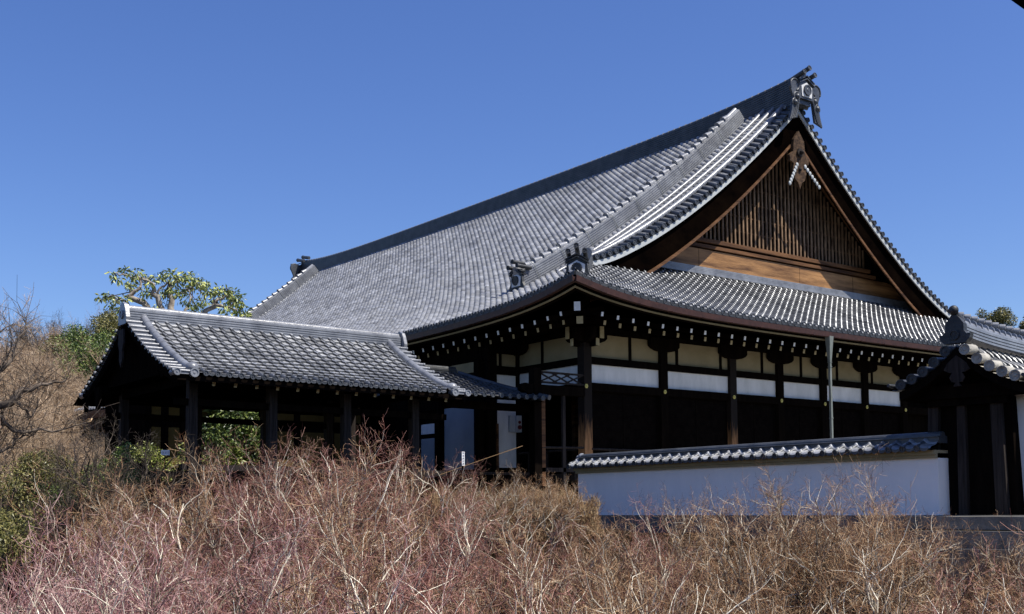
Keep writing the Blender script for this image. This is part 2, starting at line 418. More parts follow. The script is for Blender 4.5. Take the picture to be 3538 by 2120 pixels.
# eave flat pendant strip
mb = MB()
xs = np.linspace(-EV, 2 * XM + EV, 90); ys = np.linspace(-EV, YB + EV, 120)
pf = [(-.0, -.09), (.03, -.09), (.03, .02), (0, .02)]
mb.sweep(pf, [[x, -EV, zfront(-EV, x)] for x in xs], (0, -1, 0)); mb.sweep(pf, [[-EV, y, zside(-EV, y)] for y in ys], (-1, 0, 0))
part('eave_pendant_tiles', mb, 'tile_dark', hall)
# gutter (front and left) with hangers
gp = [(0.0 + .075 * math.cos(t), .075 * math.sin(t)) for t in np.linspace(math.pi, 2 * math.pi, 9)] + [(.065, .03), (.055, .0)] + [(.06 * math.cos(t), .06 * math.sin(t)) for t in np.linspace(2 * math.pi - .1, math.pi + .1, 7)]
mb = MB()
g1 = [[x, -EV - .06, zfront(-EV, x) - .20] for x in np.linspace(-EV - .06, 2 * XM + EV, 90)]
g2 = [[-EV - .06, y, zside(-EV, y) - .20] for y in np.linspace(-EV - .06, YB + EV, 120)]
box = [(-.07, -.085), (.07, -.085), (.085, .075), (.06, .075), (.055, -.05), (-.055, -.05), (-.06, .06), (-.085, .06)]
mb.sweep(box, g1, (0, -1, 0)); mb.sweep(box, g2, (-1, 0, 0))
gut = part('rain_gutter', mb, 'copper', hall)
mb = MB()
for x in np.arange(-1.4, 24, 1.25): mb.b2((x - .012, -EV - .16, zfront(-EV, x) - .30), (x + .012, -EV + .04, zfront(-EV, x) - .275))
for y in np.arange(-1.4, 40, 1.25): mb.b2((-EV - .16, y - .012, zside(-EV, y) - .30), (-EV + .04, y + .012, zside(-EV, y) - .275))
part('gutter_bracket', mb, 'copper', gut)
# pale board edge right under the gutter
mb = MB()
mb.sweep([(0, -.045), (.04, -.045), (.04, .0), (0, .0)], [[x, -EV + .15, zfront(-EV, x) - .33] for x in np.linspace(-EV + .1, 24, 80)], (0, -1, 0))
mb.sweep([(0, -.045), (.04, -.045), (.04, .0), (0, .0)], [[-EV + .12, y, zside(-EV, y) - .33] for y in np.linspace(-EV + .1, 40, 90)], (-1, 0, 0))
part('eave_edge_board', mb, 'ochre', hall)
mb = MB()
mb.sweep([(0, -.20), (.06, -.20), (.06, .02), (0, .02)], [[x, -EV + .2, zfront(-EV, x) - .22] for x in np.linspace(-EV + .2, 24, 80)], (0, -1, 0))
mb.sweep([(0, -.20), (.06, -.20), (.06, .02), (0, .02)], [[-EV + .2, y, zside(-EV, y) - .22] for y in np.linspace(-EV + .2, 40, 90)], (-1, 0, 0))
part('eave_fascia', mb, 'wood', hall)
# rafters with painted ends
def rafter_set(name, ytip, zoff, w, h, xs, axis, capmat, root):
    # z follows the eave curve
    m_b = MB().b2((-w / 2, 0, -h / 2), (w / 2, 1.6, h / 2)).mesh(name, 'wood')
    m_c = MB().b2((-w / 2 - .002, -.012, -h / 2 - .002), (w / 2 + .002, -.0005, h / 2 + .002)).mesh('rafter_end', capmat)
    for x in xs:
        if axis == 'x':
            z = 5.10 + zoff + (zfront(-EV, x) - 5.68) * .62; loc = Vector((x, ytip, z)); rz = 0
        else:
            z = 5.10 + zoff + (zside(-EV, x) - 5.68) * .62; loc = Vector((ytip, x, z)); rz = -math.pi / 2
        o = bpy.data.objects.new(name, m_b); COL.objects.link(o); o.parent = root; o.location = loc - wpos(root)
        o.rotation_euler = (R_(11 if axis == 'x' else 0), R_(0 if axis == 'x' else 0), rz)
        if axis == 'y': o.rotation_euler = (R_(11), 0, rz)
        c = bpy.data.objects.new('rafter_end', m_c); COL.objects.link(c); c.parent = o
rafter_set('flying_rafter', -1.9, 0.03, .075, .115, np.arange(-1.0, 22.5, .585), 'x', 'white_paint', hall)
rafter_set('flying_rafter', -1.9, 0.03, .075, .115, np.arange(-1.2, 11, .585)[:20], 'y', 'white_paint', hall)
rafter_set('base_rafter', -1.35, -.04, .085, .125, np.arange(-.42, 22.5, .585), 'x', 'cream_paint', hall)
rafter_set('base_rafter', -1.35, -.04, .085, .125, np.arange(-.65, 11, .585)[:20], 'y', 'cream_paint', hall)
# diagonal hip rafters at the near corner
for d, z, w, h, cm in ((-1.93, 5.45, .17, .24, 'white_paint'), (-1.32, 5.21, .18, .2, 'cream_paint')):
    m = MB(); m.bar((d, d, z), (1, 1, z + .95), w, h); o = part('hip_rafter', m, 'wood', hall)
    m = MB(); u = np.array([-1, -1, -.32]); u = u / np.linalg.norm(u); m.bar(np.array([d, d, z]) + u * .004, np.array([d, d, z]) + u * .016, w + .004, h + .004); part('rafter_end', m, cm, o)
# --- ridges
def surf_path(xs, yf): return np.array([[x, yf(x), float(zside(np.array(x), np.array(yf(x))))] for x in xs])
ys = np.linspace(.75, YB - .75, 80)
zr = lambda y: float(14.15 + .55 * np.exp(-min(y, YB - y) / 3.2) + .0)
mb = MB(); mb.sweep(ridge_profile(.66, 13, .085, .13), [[XM, y, zr(y)] for y in ys], (1, 0, 0))
rid = part('main_ridge', mb, 'tile_plain', hall)
mb = MB(); zt = 13 * .085
for y in np.arange(.9, YB - .7, .32): mb.tube([[XM, y, zr(y) + zt + .02], [XM, y + .045, zr(y) + zt + .02]], .15, 10)
for s_ in (-1, 1):
    for y in np.arange(1.0, YB - .9, .32): disc_end(mb, (XM + s_ * .43, y, zr(y) + .06), (s_, 0, 0), .07); mb.tube([[XM + s_ * .25, y, zr(y) + .06], [XM + s_ * .42, y, zr(y) + .06]], .066, 8, cap=False)
part('ridge_cap_rings', mb, 'tile_roll', rid)
def descending(yy, xa=.25, xb=10.95):
    pth = surf_path(np.linspace(xa, xb, 60), lambda x: yy); t = np.gradient(pth, axis=0); t /= np.linalg.norm(t, axis=1)[:, None]
    upv = np.cross(t, np.array([0, 1., 0])); upv *= np.sign(upv[:, 2:3])
    m = MB(); m.sweep(ridge_profile(.40, 8, .072, .09), pth - upv * .03, (0, 1, 0), upv)
    o = part('descending_ridge', m, 'tile_roll', hall)
    m = MB(); L = np.concatenate([[0], np.cumsum(np.linalg.norm(np.diff(pth, axis=0), axis=1))])
    for d in np.arange(.35, L[-1] - .2, .42):
        c = np.array([np.interp(d, L, pth[:, k]) for k in range(3)]); u = np.array([np.interp(d, L, upv[:, k]) for k in range(3)]); tt = np.array([np.interp(d, L, t[:, k]) for k in range(3)])
        m.tube([c + u * .575, c + u * .615 - tt * .30], [.10, .135], 10)
    part('ridge_cover_tiles', m, 'tile_roll', o)
    for d in np.arange(.7, L[-1] - .3, 1.35):
        m = MB()
        c = np.array([np.interp(d, L, pth[:, k]) for k in range(3)]); u = np.array([np.interp(d, L, upv[:, k]) for k in range(3)])
        m.tube([c + np.array([0, -.235, 0]) + u * .05, c + np.array([0, -.215, 0]) + u * .55, c + np.array([0, -.06, 0]) + u * .74, c + np.array([0, .1, 0]) + u * .72], .008, 5)
        part('tie_wire', m, 'zinc', o)
    return pth, upv, t
dp, du, dt_ = descending(3.35)
descending(YB - 3.35)
def hipridge(cx, cy, sx, sy, s1=1.15, s0=-1.75):
    ss = np.linspace(s0, s1, 24); pth = np.array([[cx + sx * (s - 0), cy + sy * (s - 0), float(prof(s) + curl(s + EV, s + EV))] for s in ss])
    side = np.array([sx, -sy, 0]) / math.sqrt(2)
    m = MB(); m.sweep(ridge_profile(.36, 5, .072, .09), pth - [0, 0, .03], side)
    o = part('hip_ridge', m, 'tile_plain', hall)
    m = MB(); L = np.linalg.norm(np.diff(pth, axis=0), axis=1).sum(); k = int(L / .27); d = np.array([sx, sy, .7]); d /= np.linalg.norm(d)
    for i in range(k):
        c = pth[0] + (pth[-1] - pth[0]) * (i + .4) / k; c[2] = float(prof(s0 + (s1 - s0) * (i + .4) / k) + curl(*[s0 + (s1 - s0) * (i + .4) / k + EV] * 2))
        m.tube([c + [0, 0, .40], c + d * .26 + [0, 0, .33]], [.155, .115], 12)
    part('ridge_cover_tiles', m, 'tile_roll', o)
hipridge(0, 0, 1, 1); hipridge(2 * XM, 0, -1, 1); hipridge(0, YB, 1, -1)
# --- demon-face style end tiles (plain roof finials with three round bars)
def finial(pos, fwd, sc, mainmat='tile_dark', scroll=False, parent=hall, disc=.2):
    f = np.array(fwd, float); f /= np.linalg.norm(f); sd = np.cross(f, [0, 0, 1]); sd /= np.linalg.norm(sd); up = np.array([0, 0, 1.]); pos = np.array(pos, float)
    m = MB()
    ol = [(-.34, 0), (-.46, -.12), (-.5, .05), (-.40, .22), (-.36, .52), (-.40, .56), (0, .80), (.40, .56), (.36, .52), (.40, .22), (.5, .05), (.46, -.12), (.34, 0)]
    m.extr([(a * sc, b * sc) for a, b in ol], pos, sd, up, f * .12 * sc)
    o = part('ridge_end_tile', m, mainmat, parent)
    m = MB(); m.extr([(a * sc, b * sc) for a, b in ((-.27, .08), (-.3, .46), (0, .62), (.3, .46), (.27, .08))], pos + f * .12 * sc, sd, up, f * .03 * sc)
    part('face_plate', m, 'mortar', o)
    m = MB()
    for k, hh in enumerate((.56, .66)):
        m.bar(pos + up * hh * sc + sd * -.42 * sc + f * .06 * sc - up * .02, pos + up * (hh + .2) * sc + f * .06 * sc, .26 * sc, .04 * sc); m.bar(pos + up * (hh + .2) * sc + f * .06 * sc, pos + up * hh * sc + sd * .42 * sc + f * .06 * sc, .26 * sc, .04 * sc)
    disc_end(m, pos + up * .33 * sc + f * .2 * sc, f, disc * sc, .1 * sc)
    for a, b in ((-.30, .86), (0, 1.06), (.30, .86)):
        q = pos + sd * a * sc + up * b * sc; g = f + up * .22; g /= np.linalg.norm(g)
        m.tube([q - g * .42 * sc, q + g * .30 * sc], .085 * sc, 12); disc_end(m, q + g * .31 * sc, g, .10 * sc, .03)
    part('round_bar_tiles', m, mainmat, o)
    if scroll:
        m = MB()
        for s_ in (-1, 1):
            for q, (r0, ca, cb) in enumerate(((.26, .58, .42), (.17, .50, .02), (.15, .62, -.22))):
                for w_ in range(3 if q == 0 else 1):
                    th = np.linspace(-.5, 4.4, 22); rr = (r0 - w_ * .06) * (1 - th * .07)
                    pts = [pos + sd * s_ * (ca + rr_ * math.cos(t_)) * sc + up * (cb + rr_ * math.sin(t_)) * sc + f * (.09 - .03 * w_) * sc for t_, rr_ in zip(th, rr)]
                    m.tube(pts, .034 * sc, 6)
                if q: m.ball(pos + sd * s_ * ca * sc + up * cb * sc + f * .1 * sc, .10 * sc)
            for w_ in range(4):
                pts = [pos + sd * s_ * (.40 + .08 * w_ + .25 * t_ ** 2) * sc + up * (.15 - .95 * t_ - .03 * w_) * sc + f * (.10 - .01 * w_) * sc for t_ in np.linspace(0, 1, 9)]
                m.tube(pts, .032 * sc, 6)
            m.extr([(s_ * .36 * sc, .6 * sc), (s_ * .84 * sc, .62 * sc), (s_ * .86 * sc, .35 * sc), (s_ * .70 * sc, .0), (s_ * .80 * sc, -.5 * sc), (s_ * .92 * sc, -.85 * sc), (s_ * .50 * sc, -.75 * sc), (s_ * .36 * sc, .0)][::s_], pos, sd, up, f * .09 * sc)
        part('scroll_fin', m, 'tile_plain', o)
    return o
finial((XM, .78, zr(.78) + .18), (0, -1, 0), 1.0, 'tile_plain', True)
finial((XM, YB - .78, zr(.78) + .18), (0, 1, 0), 1.18, 'tile_plain', True)
finial(dp[0] + np.array([-.12, 0, .02]), (-1, 0, -.2), .78)
finial((.13, YB - 3.35, dp[0][2]), (-1, 0, -.2), .78)
zc = float(prof(-1.75) + curl(.65, .65))
finial((-1.83, -1.83, zc - .08), (-1, -1, 0), .76)
finial((2 * XM + 1.83, -1.83, zc - .08), (1, -1, 0), .86)
# --- verge: rolls running up the slope, short cross tiles with round ends, white edge, bargeboards
def vz(s, e): return float(zside(np.array(float(s)), np.array(float(e))))
for mir, front in ((1, True), (-1, True), (1, False)):
    X_ = (lambda x: x) if mir == 1 else (lambda x: 2 * XM - x)
    Y_ = (lambda e: e) if front else (lambda e: YB - e)
    fy = -1 if front else 1
    m = MB()
    xs = rows_by_arc(prof, 1.15, XM - .1, .245)
    us = np.array([VY + .05, 1.3, 1.6, 1.9, 2.2, 2.5, 2.75])
    for i in range(len(xs) - 1):
        V = [[X_(xs[i]), Y_(u), vz(xs[i], u) + .045] for u in us] + [[X_(xs[i + 1]), Y_(u), vz(xs[i + 1], u) + .01] for u in us]; k = len(us)
        m.add(V, [[j, j + 1, k + j + 1, k + j] for j in range(k - 1)], rng.random())
        V = [[X_(xs[i + 1]), Y_(u), vz(xs[i + 1], u) + .01] for u in us] + [[X_(xs[i + 1]), Y_(u), vz(xs[i + 1], u) + .045] for u in us]
        m.add(V, [[j, j + 1, k + j + 1, k + j] for j in range(k - 1)], rng.random())
    ve = part('verge_tiles', m, 'tile', hall)
    m = MB()
    xs2 = np.linspace(1.0, XM - .2, 60)
    for e_, rad, lift in ((1.52, .105, .11), (1.98, .08, .07), (2.44, .08, .07)):
        m.tube([[X_(x), Y_(e_), vz(x, e_) + lift] for x in xs2], rad, 12)
    L = rows_by_arc(prof, 1.1, XM - .2, .3)
    for e_, rad, lift in ((1.52, .112, .11), (1.98, .087, .07), (2.44, .087, .07)):
        for a in L: m.tube([[X_(a), Y_(e_), vz(a, e_) + lift], [X_(a + .04), Y_(e_), vz(a + .04, e_) + lift]], rad, 12)
    part('verge_roll', m, 'tile_roll', ve)
    m = MB()
    for a in rows_by_arc(prof, 1.15, XM - .05, .315):
        z = vz(a, VY) + .02
        m.tube([[X_(a), Y_(VY - .02), z], [X_(a), Y_(1.45), vz(a, 1.4) + .05]], .078, 10, cap=False)
        disc_end(m, (X_(a), Y_(VY - .03), z), (0, fy, 0), .092)
    part('verge_end_tiles', m, 'tile_plain', ve)
    m = MB()
    xs3 = np.linspace(.35, XM, 60) if mir == 1 else np.linspace(XM, .35, 60)
    def vzc(x): return vz(max(x, 1.08), VY) if x > 1.08 else vz(1.08, VY) - (1.08 - x) * .38
    V = []
    pth = [[X_(x), Y_(VY + .07), vzc(x)] for x in xs3]
    m.sweep([(0, -.27), (.05, -.27), (.05, -.11), (0, -.11)], pth, (0, fy, 0))
    part('white_verge_edge', m, 'edge_white', ve)
    m = MB(); m.sweep([(0, -.13), (.03, -.13), (.03, .02), (0, .02)], pth, (0, fy, 0)); part('verge_underlay', m, 'tile_dark', ve)
    # bargeboard: deeper at the foot
    m = MB(); V = []
    k = len(xs3)
    for off in (Y_(VY + .16), Y_(VY + .27)):
        for x in xs3: V += [[X_(x), off, vzc(x) - .25], [X_(x), off, vzc(x) - .25 - (1.0 + .15 * math.exp(-(x - .4) / 1.2))]]
    V = np.array(V).reshape(2, k, 2, 3)
    idx = np.arange(2 * k * 2).reshape(2, k, 2); F = []
    for i in range(k - 1):
        F += [[idx[0, i, 0], idx[0, i + 1, 0], idx[0, i + 1, 1], idx[0, i, 1]], [idx[1, i, 0], idx[1, i, 1], idx[1, i + 1, 1], idx[1, i + 1, 0]],
              [idx[0, i, 1], idx[0, i + 1, 1], idx[1, i + 1, 1], idx[1, i, 1]], [idx[0, i, 0], idx[1, i, 0], idx[1, i + 1, 0], idx[0, i + 1, 0]]]
    m.add(V.reshape(-1, 3), F); bb = part('bargeboard', m, 'wood_bar', hall)
    m = MB(); m.sweep([(0, -.07), (.05, -.07), (.05, .04), (0, .04)], [[X_(x), Y_(VY + .16), vzc(x) - .25 - (.98 + .15 * math.exp(-(x - .4) / 1.2))] for x in xs3], (0, fy, 0)); part('board_moulding', m, 'wood_brown', bb)
    m = MB()
    for x0, x1 in ((1.2, XM - .06),):
        xx = np.linspace(x0, x1, 40); a = [[X_(x), Y_(VY + .18), vz(x, VY + .2) - .27] for x in xx]; b = [[X_(x), Y_(GY + .3), vz(x, GY) - .30] for x in xx]
        m.add(a + b, [[i, i + 1, 40 + i + 1, 40 + i] for i in range(39)])
    part('verge_soffit', m, 'wood_brown', ve)
# --- gable wall with lattice, boards and hanging pendant
def gz_in(x): xx = x if x < XM else 2 * XM - x; return vz(max(xx, 1.1), GY) - .35
m = MB(); xs = np.linspace(1.3, 2 * XM - 1.3, 60)
V = [[x, GY + .05, 7.9] for x in xs] + [[x, GY + .05, max(gz_in(x), 7.95)] for x in xs]; m.add(V, [[i, i + 1, 60 + i + 1, 60 + i] for i in range(59)])
gw = part('gable_wall', m, 'wood', hall)
m = MB()
for a, b, zz in ((1.9, 7.15, 0), (7.17, 12.6, .003), (12.62, 15.85, 0), (15.87, 2 * XM - 1.9, .004)):
    xs = np.linspace(a, b, 8); zt_ = [min(8.98, gz_in(x)) for x in xs]
    V = [[x, GY - .06 - zz, 8.10] for x in xs] + [[x, GY - .06 - zz, z] for x, z in zip(xs, zt_)] + [[x, GY + .04, z] for x, z in zip(xs, zt_)]
    m.add(V, [[i, i + 1, 8 + i + 1, 8 + i] for i in range(7)] + [[8 + i, 8 + i + 1, 16 + i + 1, 16 + i] for i in range(7)])
part('base_board', m, 'wood_board', gw)
m = MB(); m.b2((5.6, GY - .12, 9.03), (17.3, GY + .05, 9.15)); m.b2((6.0, GY - .16, 9.22), (16.9, GY + .03, 9.36)); part('sill_beam', m, 'wood_brown', gw)
m = MB()
for x in np.arange(6.3, 16.7, .215):
    t_ = gz_in(x) - .2
    if t_ > 9.6: m.box((x, GY - .03 + .012 * random.random(), (9.33 + t_) / 2), (.075, .05, t_ - 9.33))
lat = part('lattice', m, 'wood_lattice', gw)
m = MB()
for z in (9.9, 10.45, 11.0, 11.55, 12.1):
    xs = [x for x in np.arange(6.3, 16.7, .2) if gz_in(x) - .3 > z]
    m.b2((xs[0], GY + .005, z - .016), (xs[-1], GY + .03, z + .016))
part('lattice_rail', m, 'wood_brown', lat)
m = MB(); xs = np.linspace(4.5, 2 * XM - 4.5, 40); V = [[x, GY + .035, 9.0] for x in xs] + [[x, GY + .035, max(gz_in(x) - .05, 9.0)] for x in xs]; m.add(V, [[i, i + 1, 41 + i, 40 + i] for i in range(39)]); part('lattice_backing', m, 'dark', gw)
m = MB()
ol = [(0, 1.0), (.22, .72), (.26, .35), (.42, .22), (.40, .05), (.24, .0), (.30, -.22), (.22, -.45), (.08, -.55), (0, -.75)]
ol = ol + [(-a, b) for a, b in ol[1:-1]][::-1]
PZ = 12.45; ol = [(a * 1.3, b * 1.25) for a, b in ol]; m.extr(ol, (XM, VY + .10, PZ), (1, 0, 0), (0, 0, 1), (0, -.10, 0))
gg = part('gable_pendant', m, 'wood_pendant', hall)
m = MB(); k6 = [(.17 * math.cos(t), .17 * math.sin(t)) for t in np.linspace(0, 2 * math.pi, 7)[:-1]]; m.extr(k6, (XM, VY, PZ + .42), (1, 0, 0), (0, 0, 1), (0, -.07, 0)); m.ball((XM, VY - .12, PZ + .42), .08); m.ball((XM, VY - .02, PZ - .2), .07); part('pendant_boss', m, 'wood_grey', gg)
for s_ in (-1, 1):
    m = MB()
    for i in range(7):
        a = .30 + i * .13; m.ball((XM + s_ * (a * (1 if s_ > 0 else .55) ), VY - .02, PZ - .05 - i * (.105 if s_ > 0 else .125)), .07, 8, 6, (1.1, .45, 1.2))
    part('pendant_fin', m, 'edge_white', gg)
# flat stacked tiles where the skirt roof meets the gable
m = MB(); xs = np.linspace(1.55, 2 * XM - 1.55, 70)
m.sweep([(0, 0), (.26, 0), (.26, .05), (.235, .05), (.235, .055), (.25, .055), (.25, .10), (.225, .10), (.225, .11), (.24, .11), (.24, .155), (.21, .155), (.21, .165), (.23, .165), (.23, .21), (.20, .21), (.20, .22), (.215, .22), (.215, .265), (0, .27)],
        [[x, GY + .02, float(zfront(GY - .1, x)) + .02 - .12 * math.exp(-(min(x, 2 * XM - x) - 1.5) / 1.0)] for x in xs], (0, -1, 0))
part('flashing_tiles', m, 'tile_roll', hall)
m = MB()
for x in np.arange(1.9, 2 * XM - 1.8, .30): m.tube([[x, GY - .1, float(zfront(GY - .1, x)) + .03], [x, GY - .30, float(zfront(GY - .30, x)) + .045]], .06, 8)
part('flashing_under_tiles', m, 'tile_dark', hall)

# --- walls of the hall: posts, beams, plaster panels, shutters
PX = [0.08, 3.23, 6.39, 8.76, 11.1, 13.51, 15.9, 18.3, 20.7, 22.8]
def mk_post(w, z0, z1, mat='wood'): return MB().b2((-w / 2, -w / 2, z0), (w / 2, w / 2, z1)).mesh('post', mat)
postm = new_mat('post_wood', (.012, .008, .006), .75, .15)
t_ = postm.node_tree; b_ = t_.nodes["Principled BSDF"]
tc = t_.nodes.new("ShaderNodeTexCoord"); sx_ = t_.nodes.new("ShaderNodeSeparateXYZ"); nz = t_.nodes.new("ShaderNodeTexNoise"); nz.inputs["Scale"].default_value = 3
mpn = t_.nodes.new("ShaderNodeMapping"); mpn.inputs["Scale"].default_value = (6, 6, .8); t_.links.new(tc.outputs["Object"], mpn.inputs["Vector"]); t_.links.new(mpn.outputs[0], nz.inputs["Vector"])
t_.links.new(tc.outputs["Object"], sx_.inputs[0])
ad = t_.nodes.new("ShaderNodeMath"); ad.operation = 'MULTIPLY_ADD'; ad.inputs[1].default_value = 1.4; t_.links.new(nz.outputs["Fac"], ad.inputs[0]); t_.links.new(sx_.outputs[2], ad.inputs[2])
rp = t_.nodes.new("ShaderNodeMapRange"); rp.inputs["From Min"].default_value = 2.4; rp.inputs["From Max"].default_value = 3.3; t_.links.new(ad.outputs[0], rp.inputs["Value"])
cr = t_.nodes.new("ShaderNodeMixRGB"); cr.inputs[1].default_value = (.34, .17, .07, 1); cr.inputs[2].default_value = (.012, .008, .006, 1)
t_.links.new(rp.outputs[0], cr.inputs[0]); t_.links.new(cr.outputs[0], b_.inputs["Base Color"])
MT['post'] = postm
pm = mk_post(.30, GZ, 5.25, 'post')
pmd = mk_post(.30, GZ, 5.25, 'wood')
for i, x in enumerate(PX): part('post', pm if i in (0, 2) else pmd, None, hall, at=(x, .12, 0))
YS = [3.3, 6.6, 9.9, 13.2, 16.5, 19.8, 23.1]
m_s = mk_post(.28, GZ, 5.25, 'wood')
part('post', m_s, None, hall, at=(.12, 3.42, 0))
def wall_run(ax, fix, a0, a1, panels, mat, z0, z1, d=.03, name='plaster_panel'):
    for p0, p1 in panels:
        m = MB()
        if ax == 'x': m.b2((p0, fix + d, z0), (p1, fix + d + .05, z1))
        else: m.b2((fix + d, p0, z0), (fix + d + .05, p1, z1))
        part(name, m, mat, hall)
edges = [x for x in PX]
wp = [(edges[i] + .15, edges[i + 1] - .15) for i in range(6)]
wall_run('x', .06, 0, 0, wp, 'plaster', 3.66, 4.22)
divs = [1.88, 3.89, 5.90, 7.93, 9.97, 11.97, 14.02]
cuts = sorted([(x, .15) for x in edges[:7]] + [(d, .055) for d in divs]); tp = []
for (a, wa), (b, wb) in zip(cuts[:-1], cuts[1:]): tp.append((a + wa, b - wb))
wall_run('x', .06, 0, 0, tp, 'ochre', 4.43, 5.16)
for d in divs: part('wall_strut', MB().box((d, .11, 4.8), (.11, .09, .8)), 'wood', hall)
part('wall_strut', MB().box((.11, 2.11, 4.8), (.09, .11, .8)), 'wood', hall)
wall_run('y', .06, 0, 0, [(.23, 2.055), (2.165, 3.28)], 'ochre', 4.43, 5.12)
wall_run('y', .06, 0, 0, [(.23, 3.28)], 'plaster', 3.62, 4.22)
for (lo, hi, dd) in ((4.22, 4.43, .0), (3.42, 3.66, -.02), (5.14, 5.42, -.03), (4.98, 5.14, .10)):
    m = MB(); m.b2((-.05 + dd, dd - .0, lo), (22.9, .20 + dd * 0, hi)); part('beam', m, 'wood', hall)
    m = MB(); m.b2((dd - .0, .20, lo + .002), (.20, 3.55, hi - .002)); part('beam', m, 'wood', hall)
# bracket arms on the posts
ba = [(-.62, .42), (-.62, .16), (-.52, .08), (-.34, .02), (-.15, 0), (.15, 0), (.34, .02), (.52, .08), (.62, .16), (.62, .42)]
m0 = MB(); m0.extr(ba, (0, 0, 0), (1, 0, 0), (0, 0, 1), (0, .16, 0)); bm = m0.mesh('bracket_arm', 'wood')
m0 = MB(); m0.extr(ba, (0, 0, 0), (0, 1, 0), (0, 0, 1), (.16, 0, 0)); bmy = m0.mesh('bracket_arm', 'wood')
for x in PX[1:]: part('bracket_arm', bm, None, hall, at=(x, -.10, 4.80))
part('bracket_arm', bm, None, hall, at=(.18, -.10, 4.83)); part('bracket_arm', bmy, None, hall, at=(-.10, .15, 4.83)); part('bracket_arm', bmy, None, hall, at=(-.10, 3.4, 4.80))
# beam noses with cream ends at the near corner
for c, d in (((.30, -.42, 5.12), (.16, .02, .36)), ((-.42, .30, 5.12), (.02, .16, .36)), ((.22, -.32, 4.84), (.12, .02, .22)), ((-.32, .22, 4.84), (.02, .12, .22))):
    m = MB(); m.box(c, d); o_ = part('nose_end', m, 'cream_paint', hall)
    m = MB(); cc = np.array(c, float); dd = np.array(d, float)
    if dd[1] < .05: m.b2((cc[0] - dd[0] / 2, cc[1] + .011, cc[2] - dd[2] / 2), (cc[0] + dd[0] / 2, .3, cc[2] + dd[2] / 2))
    else: m.b2((cc[0] + .011, cc[1] - dd[1] / 2, cc[2] - dd[2] / 2), (.3, cc[1] + dd[1] / 2, cc[2] + dd[2] / 2))
    part('beam_nose', m, 'wood', hall)
# brass nail covers
for x in [0.0] + PX[1:7]:
    m = MB(); k6 = [(.062 * math.cos(t), .07 * math.sin(t)) for t in np.linspace(0, 2 * math.pi, 7)[:-1]]; m.extr(k6, (x, -.035, 3.54), (1, 0, 0), (0, 0, 1), (0, -.02, 0)); m.ball((x, -.06, 3.54), .025); part('nail_cover', m, 'brass', hall)
# shutters: boards with thin horizontal slats
shm = new_mat('shutter_wood', (.004, .003, .0028), .95, .0, col2=(.008, .006, .005), nscale=5)
for i in range(6):
    a, b = edges[i] + .15, edges[i + 1] - .15; nn = 2
    for k in range(nn):
        p0 = a + (b - a) * k / nn; p1 = a + (b - a) * (k + 1) / nn
        m = MB(); m.b2((p0 + .03, .14 + .03 * k, 1.0), (p1 - .03, .17 + .03 * k, 3.42))
        for z in np.arange(1.05, 3.40, .085): m.b2((p0 + .05, .125 + .03 * k, z), (p1 - .05, .139 + .03 * k, z + .022))
        for x in (p0 + .02, p1 - .02): m.b2((x - .03, .115 + .03 * k, 1.0), (x + .03, .138 + .03 * k, 3.42))
        part('shutter', m, shm, hall)
m = MB(); m.b2((-.1, -.35, .78), (16.2, .12, .98)); m.b2((-.35, .12, .78), (.3, 5, .98)); m.b2((.3, .12, .77), (2.2, 5, .95)); part('veranda_floor', m, 'wood_grey', hall)
for x in np.arange(.1, 16, 1.6): part('floor_post', MB().b2((x - .07, -.3, GZ), (x + .07, -.16, .78)), 'wood', hall)
m = MB(); m.tube([(.2, -.02, 1.69), (15.8, -.02, 1.69)], .035, 8); m.tube([(-.02, .3, 1.69), (-.02, 3.2, 1.69)], .035, 8)
for x in np.arange(.9, 15.8, 1.2): m.b2((x - .025, -.045, .98), (x + .025, .005, 1.66))
for y in (.9, 1.8, 2.7): m.b2((-.045, y - .025, .98), (.005, y + .025, 1.66))
part('handrail', m, 'wood_grey', hall)
# interior of the open corner veranda: back wall with posts
m = MB(); m.b2((2.1, .3, GZ), (2.2, 5, 5.2)); m.b2((.3, 4.9, GZ), (2.2, 5.0, 5.2)); m.b2((.3, .3, 4.3), (2.1, 5, 4.34)); m.b2((2.2, .45, GZ), (22.6, .55, 5.3)); part('inner_wall', m, 'wood', hall)
for y in (1.2, 2.9): part('post', MB().b2((1.98, y - .09, .9), (2.12, y + .09, 4.3)), 'wood_brown', hall)
# return wall (faces the viewer) and side wall of the wing
m = MB(); m.b2((-1.2, 3.36, GZ), (.1, 3.5, 1.0)); part('wing_sill', m, 'wood', hall)
wall_run('x', 3.30, 0, 0, [(-.86, -.04)], 'plaster', 1.24, 4.16)
wall_run('x', 3.30, 0, 0, [(-.86, -.70), (-.61, -.04)], 'ochre', 4.43, 4.82)
m = MB(); m.b2((-1.15, 3.28, 4.82), (.1, 3.5, 5.6)); m.b2((-1.15, 3.27, 4.16), (.1, 3.5, 4.43)); m.b2((-.70, 3.29, 4.43), (-.61, 3.4, 4.82)); part('beam', m, 'wood', hall)
for x, w in ((-1.05, .36),): part('post', MB().b2((x - w / 2, 3.2, GZ), (x + w / 2, 3.2 + w, 5.3)), 'wood', hall)
part('post', MB().b2((-.93, 3.14, .8), (-.855, 3.22, 2.6)), 'wood_brown', hall)
wall_run('y', -1.30, 0, 0, [(3.56, 5.55)], 'plaster_shade', 1.2, 3.22)
wall_run('y', -1.30, 0, 0, [(5.95, 6.95)], 'plaster_shade', 1.0, 2.30)
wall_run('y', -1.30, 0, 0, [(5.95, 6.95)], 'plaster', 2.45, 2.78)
wall_run('y', -1.30, 0, 0, [(3.5, 5.55)], 'ochre', 4.25, 4.58)
